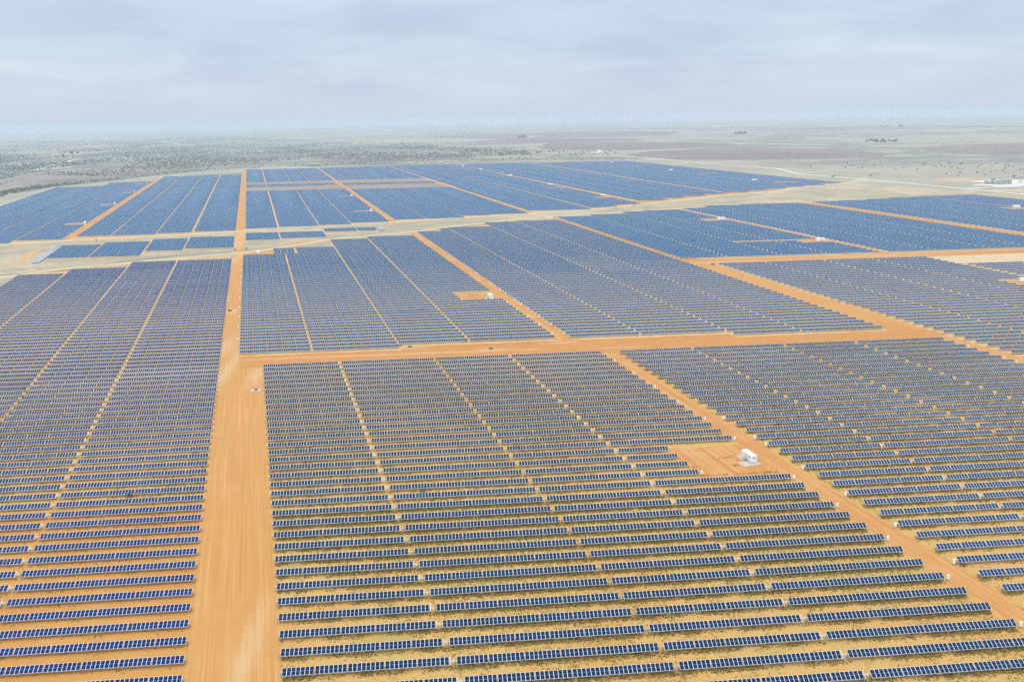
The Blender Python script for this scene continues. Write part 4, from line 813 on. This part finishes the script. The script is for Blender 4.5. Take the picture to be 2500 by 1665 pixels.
for i, g in enumerate(single):
    xp = px(g)[0]; zn = next(z for lim, z in ZNS if xp < lim); cnt[zn] = cnt.get(zn, -1)+1
    r = add_obj('bush', None, None, g, (0, 0, rng.uniform(0, 6))); s = rng.uniform(.7, 1.5); r.scale = (s*1.2, s*1.2, s)
    tag(r, f'dark green bush {zn}, {ordw(cnt[zn])} from the left', 'bush', 'bushes along the edge of the scrubland')
    add_obj('foliage', BUSH[i % 6], r)
far = list(rest)
SC1 = Zp(0, 250, (-60, 700), (500, 540), (1300, 430), (2355, 420))+Zp(600, 250, (1200, 400), (2300, 395), (2355, 430), (1200, 480), (590, 530))+Zp(0, 250, (2000, 520), (1350, 565), (900, 610), (300, 600), (-60, 690))
far += scatter(SC1, 3600, .9)
SC2 = Zp(0, 250, (-60, 520), (400, 430), (1300, 350), (2355, 330))+Zp(600, 250, (1300, 330), (2300, 380), (2300, 400), (1200, 400), (590, 420))+Zp(0, 250, (1300, 430), (500, 540), (-60, 650))
far += scatter(SC2, 4000, 1.0)
far += scatter(Zp(600, 250, (1700, 380), (3000, 400), (3100, 430), (2700, 470), (1300, 500), (900, 510)), 500, .5)
far += scatter(Zp(0, 250, (-60, 330), (2355, 265), (2355, 330), (1300, 350), (400, 430), (-60, 520)), 2600, .9)
far += scatter(Zp(0, 250, (1480, 312), (1400, 285), (900, 360), (430, 410), (500, 420), (1050, 395)), 500, .2)
far += scatter(Zp(600, 250, (1700, 395), (2000, 390), (2700, 400), (2355, 425), (1800, 430)), 260, .3)
far += scatter(Zp(1800, 250, (900, 500), (1500, 480), (2355, 520), (2355, 640), (1600, 630), (800, 620), (400, 540)), 90, .6)
far += scatter(Zp(1200, 250, (600, 462), (960, 455), (1300, 470), (1000, 480), (650, 480)), 60, .2)
V, S = [], []
for g in far:
    d = math.hypot(g[0], g[1]); s = rng.uniform(.45, 1.15)*(1.0 if d < 3000 else 1.3)
    v, sh = leaf_cloud(14, 1.9*s, 1.7*s, 1.15*s, .85*s, 1.0*s); V.append(v+np.array(g)); S.append(sh)
V = np.concatenate(V)
tag(add_obj('scrub_bushes', np_mesh('scrub_bushes', V, np.arange(len(V)).reshape(-1, 4), [MAT['bush']], None, None, np.concatenate(S))), 'far dark bushes dotting the scrubland beyond the solar fields', 'scrub', None, 'stuff')
# a few low shrubs between the near rows
for i, (U, k, dv, s, lab) in enumerate(((-37.5+35, 20.5, 0, .5, 'dark shrub between the middle rows right of the wide road'), (32, 15.4, 0, .55, 'dark shrub under the rows in the middle field'), (12, 12.5, 1, .5, 'small dark shrub beside the gap in the middle field'), (-83, 13.6, 2, .6, 'dark shrub behind the rows left of the wide road'), (20, 24, 3, .4, 'small dark shrub in the upper part of the middle field'), (92, 4.4, 0, .45, 'pale green shrub in the grass before the diagonal track'))):
    p = G(U, k); r = add_obj('bush', None, None, (p[0], p[1]+dv, 0)); r.scale = (s,)*3; tag(r, lab, 'bush', 'shrubs among the near rows'); add_obj('foliage', BUSH[i % 6], r)
# ------------------------------------------------------------------ haze
HAZE_DENSITY = 1.2e-4
me = bpy.data.meshes.new('haze'); hz = MB(); hz.box((0, 0, 62), (42000, 42000, 126)); hz_o = hz.build('haze', [bpy.data.materials.new('haze')])
hm = hz_o.data.materials[0]; hm.use_nodes = True; hm.cycles.volume_sampling = 'DISTANCE'; nt = hm.node_tree; nt.nodes.clear()
o = N(nt, 'ShaderNodeOutputMaterial'); pv_ = N(nt, 'ShaderNodeVolumePrincipled'); pv_.inputs['Color'].default_value = (.66, .755, .835, 1); pv_.inputs['Density'].default_value = HAZE_DENSITY; pv_.inputs['Anisotropy'].default_value = 0.0
nt.links.new(pv_.outputs[0], o.inputs['Volume']); tag(hz_o, None, None, None, 'stuff')
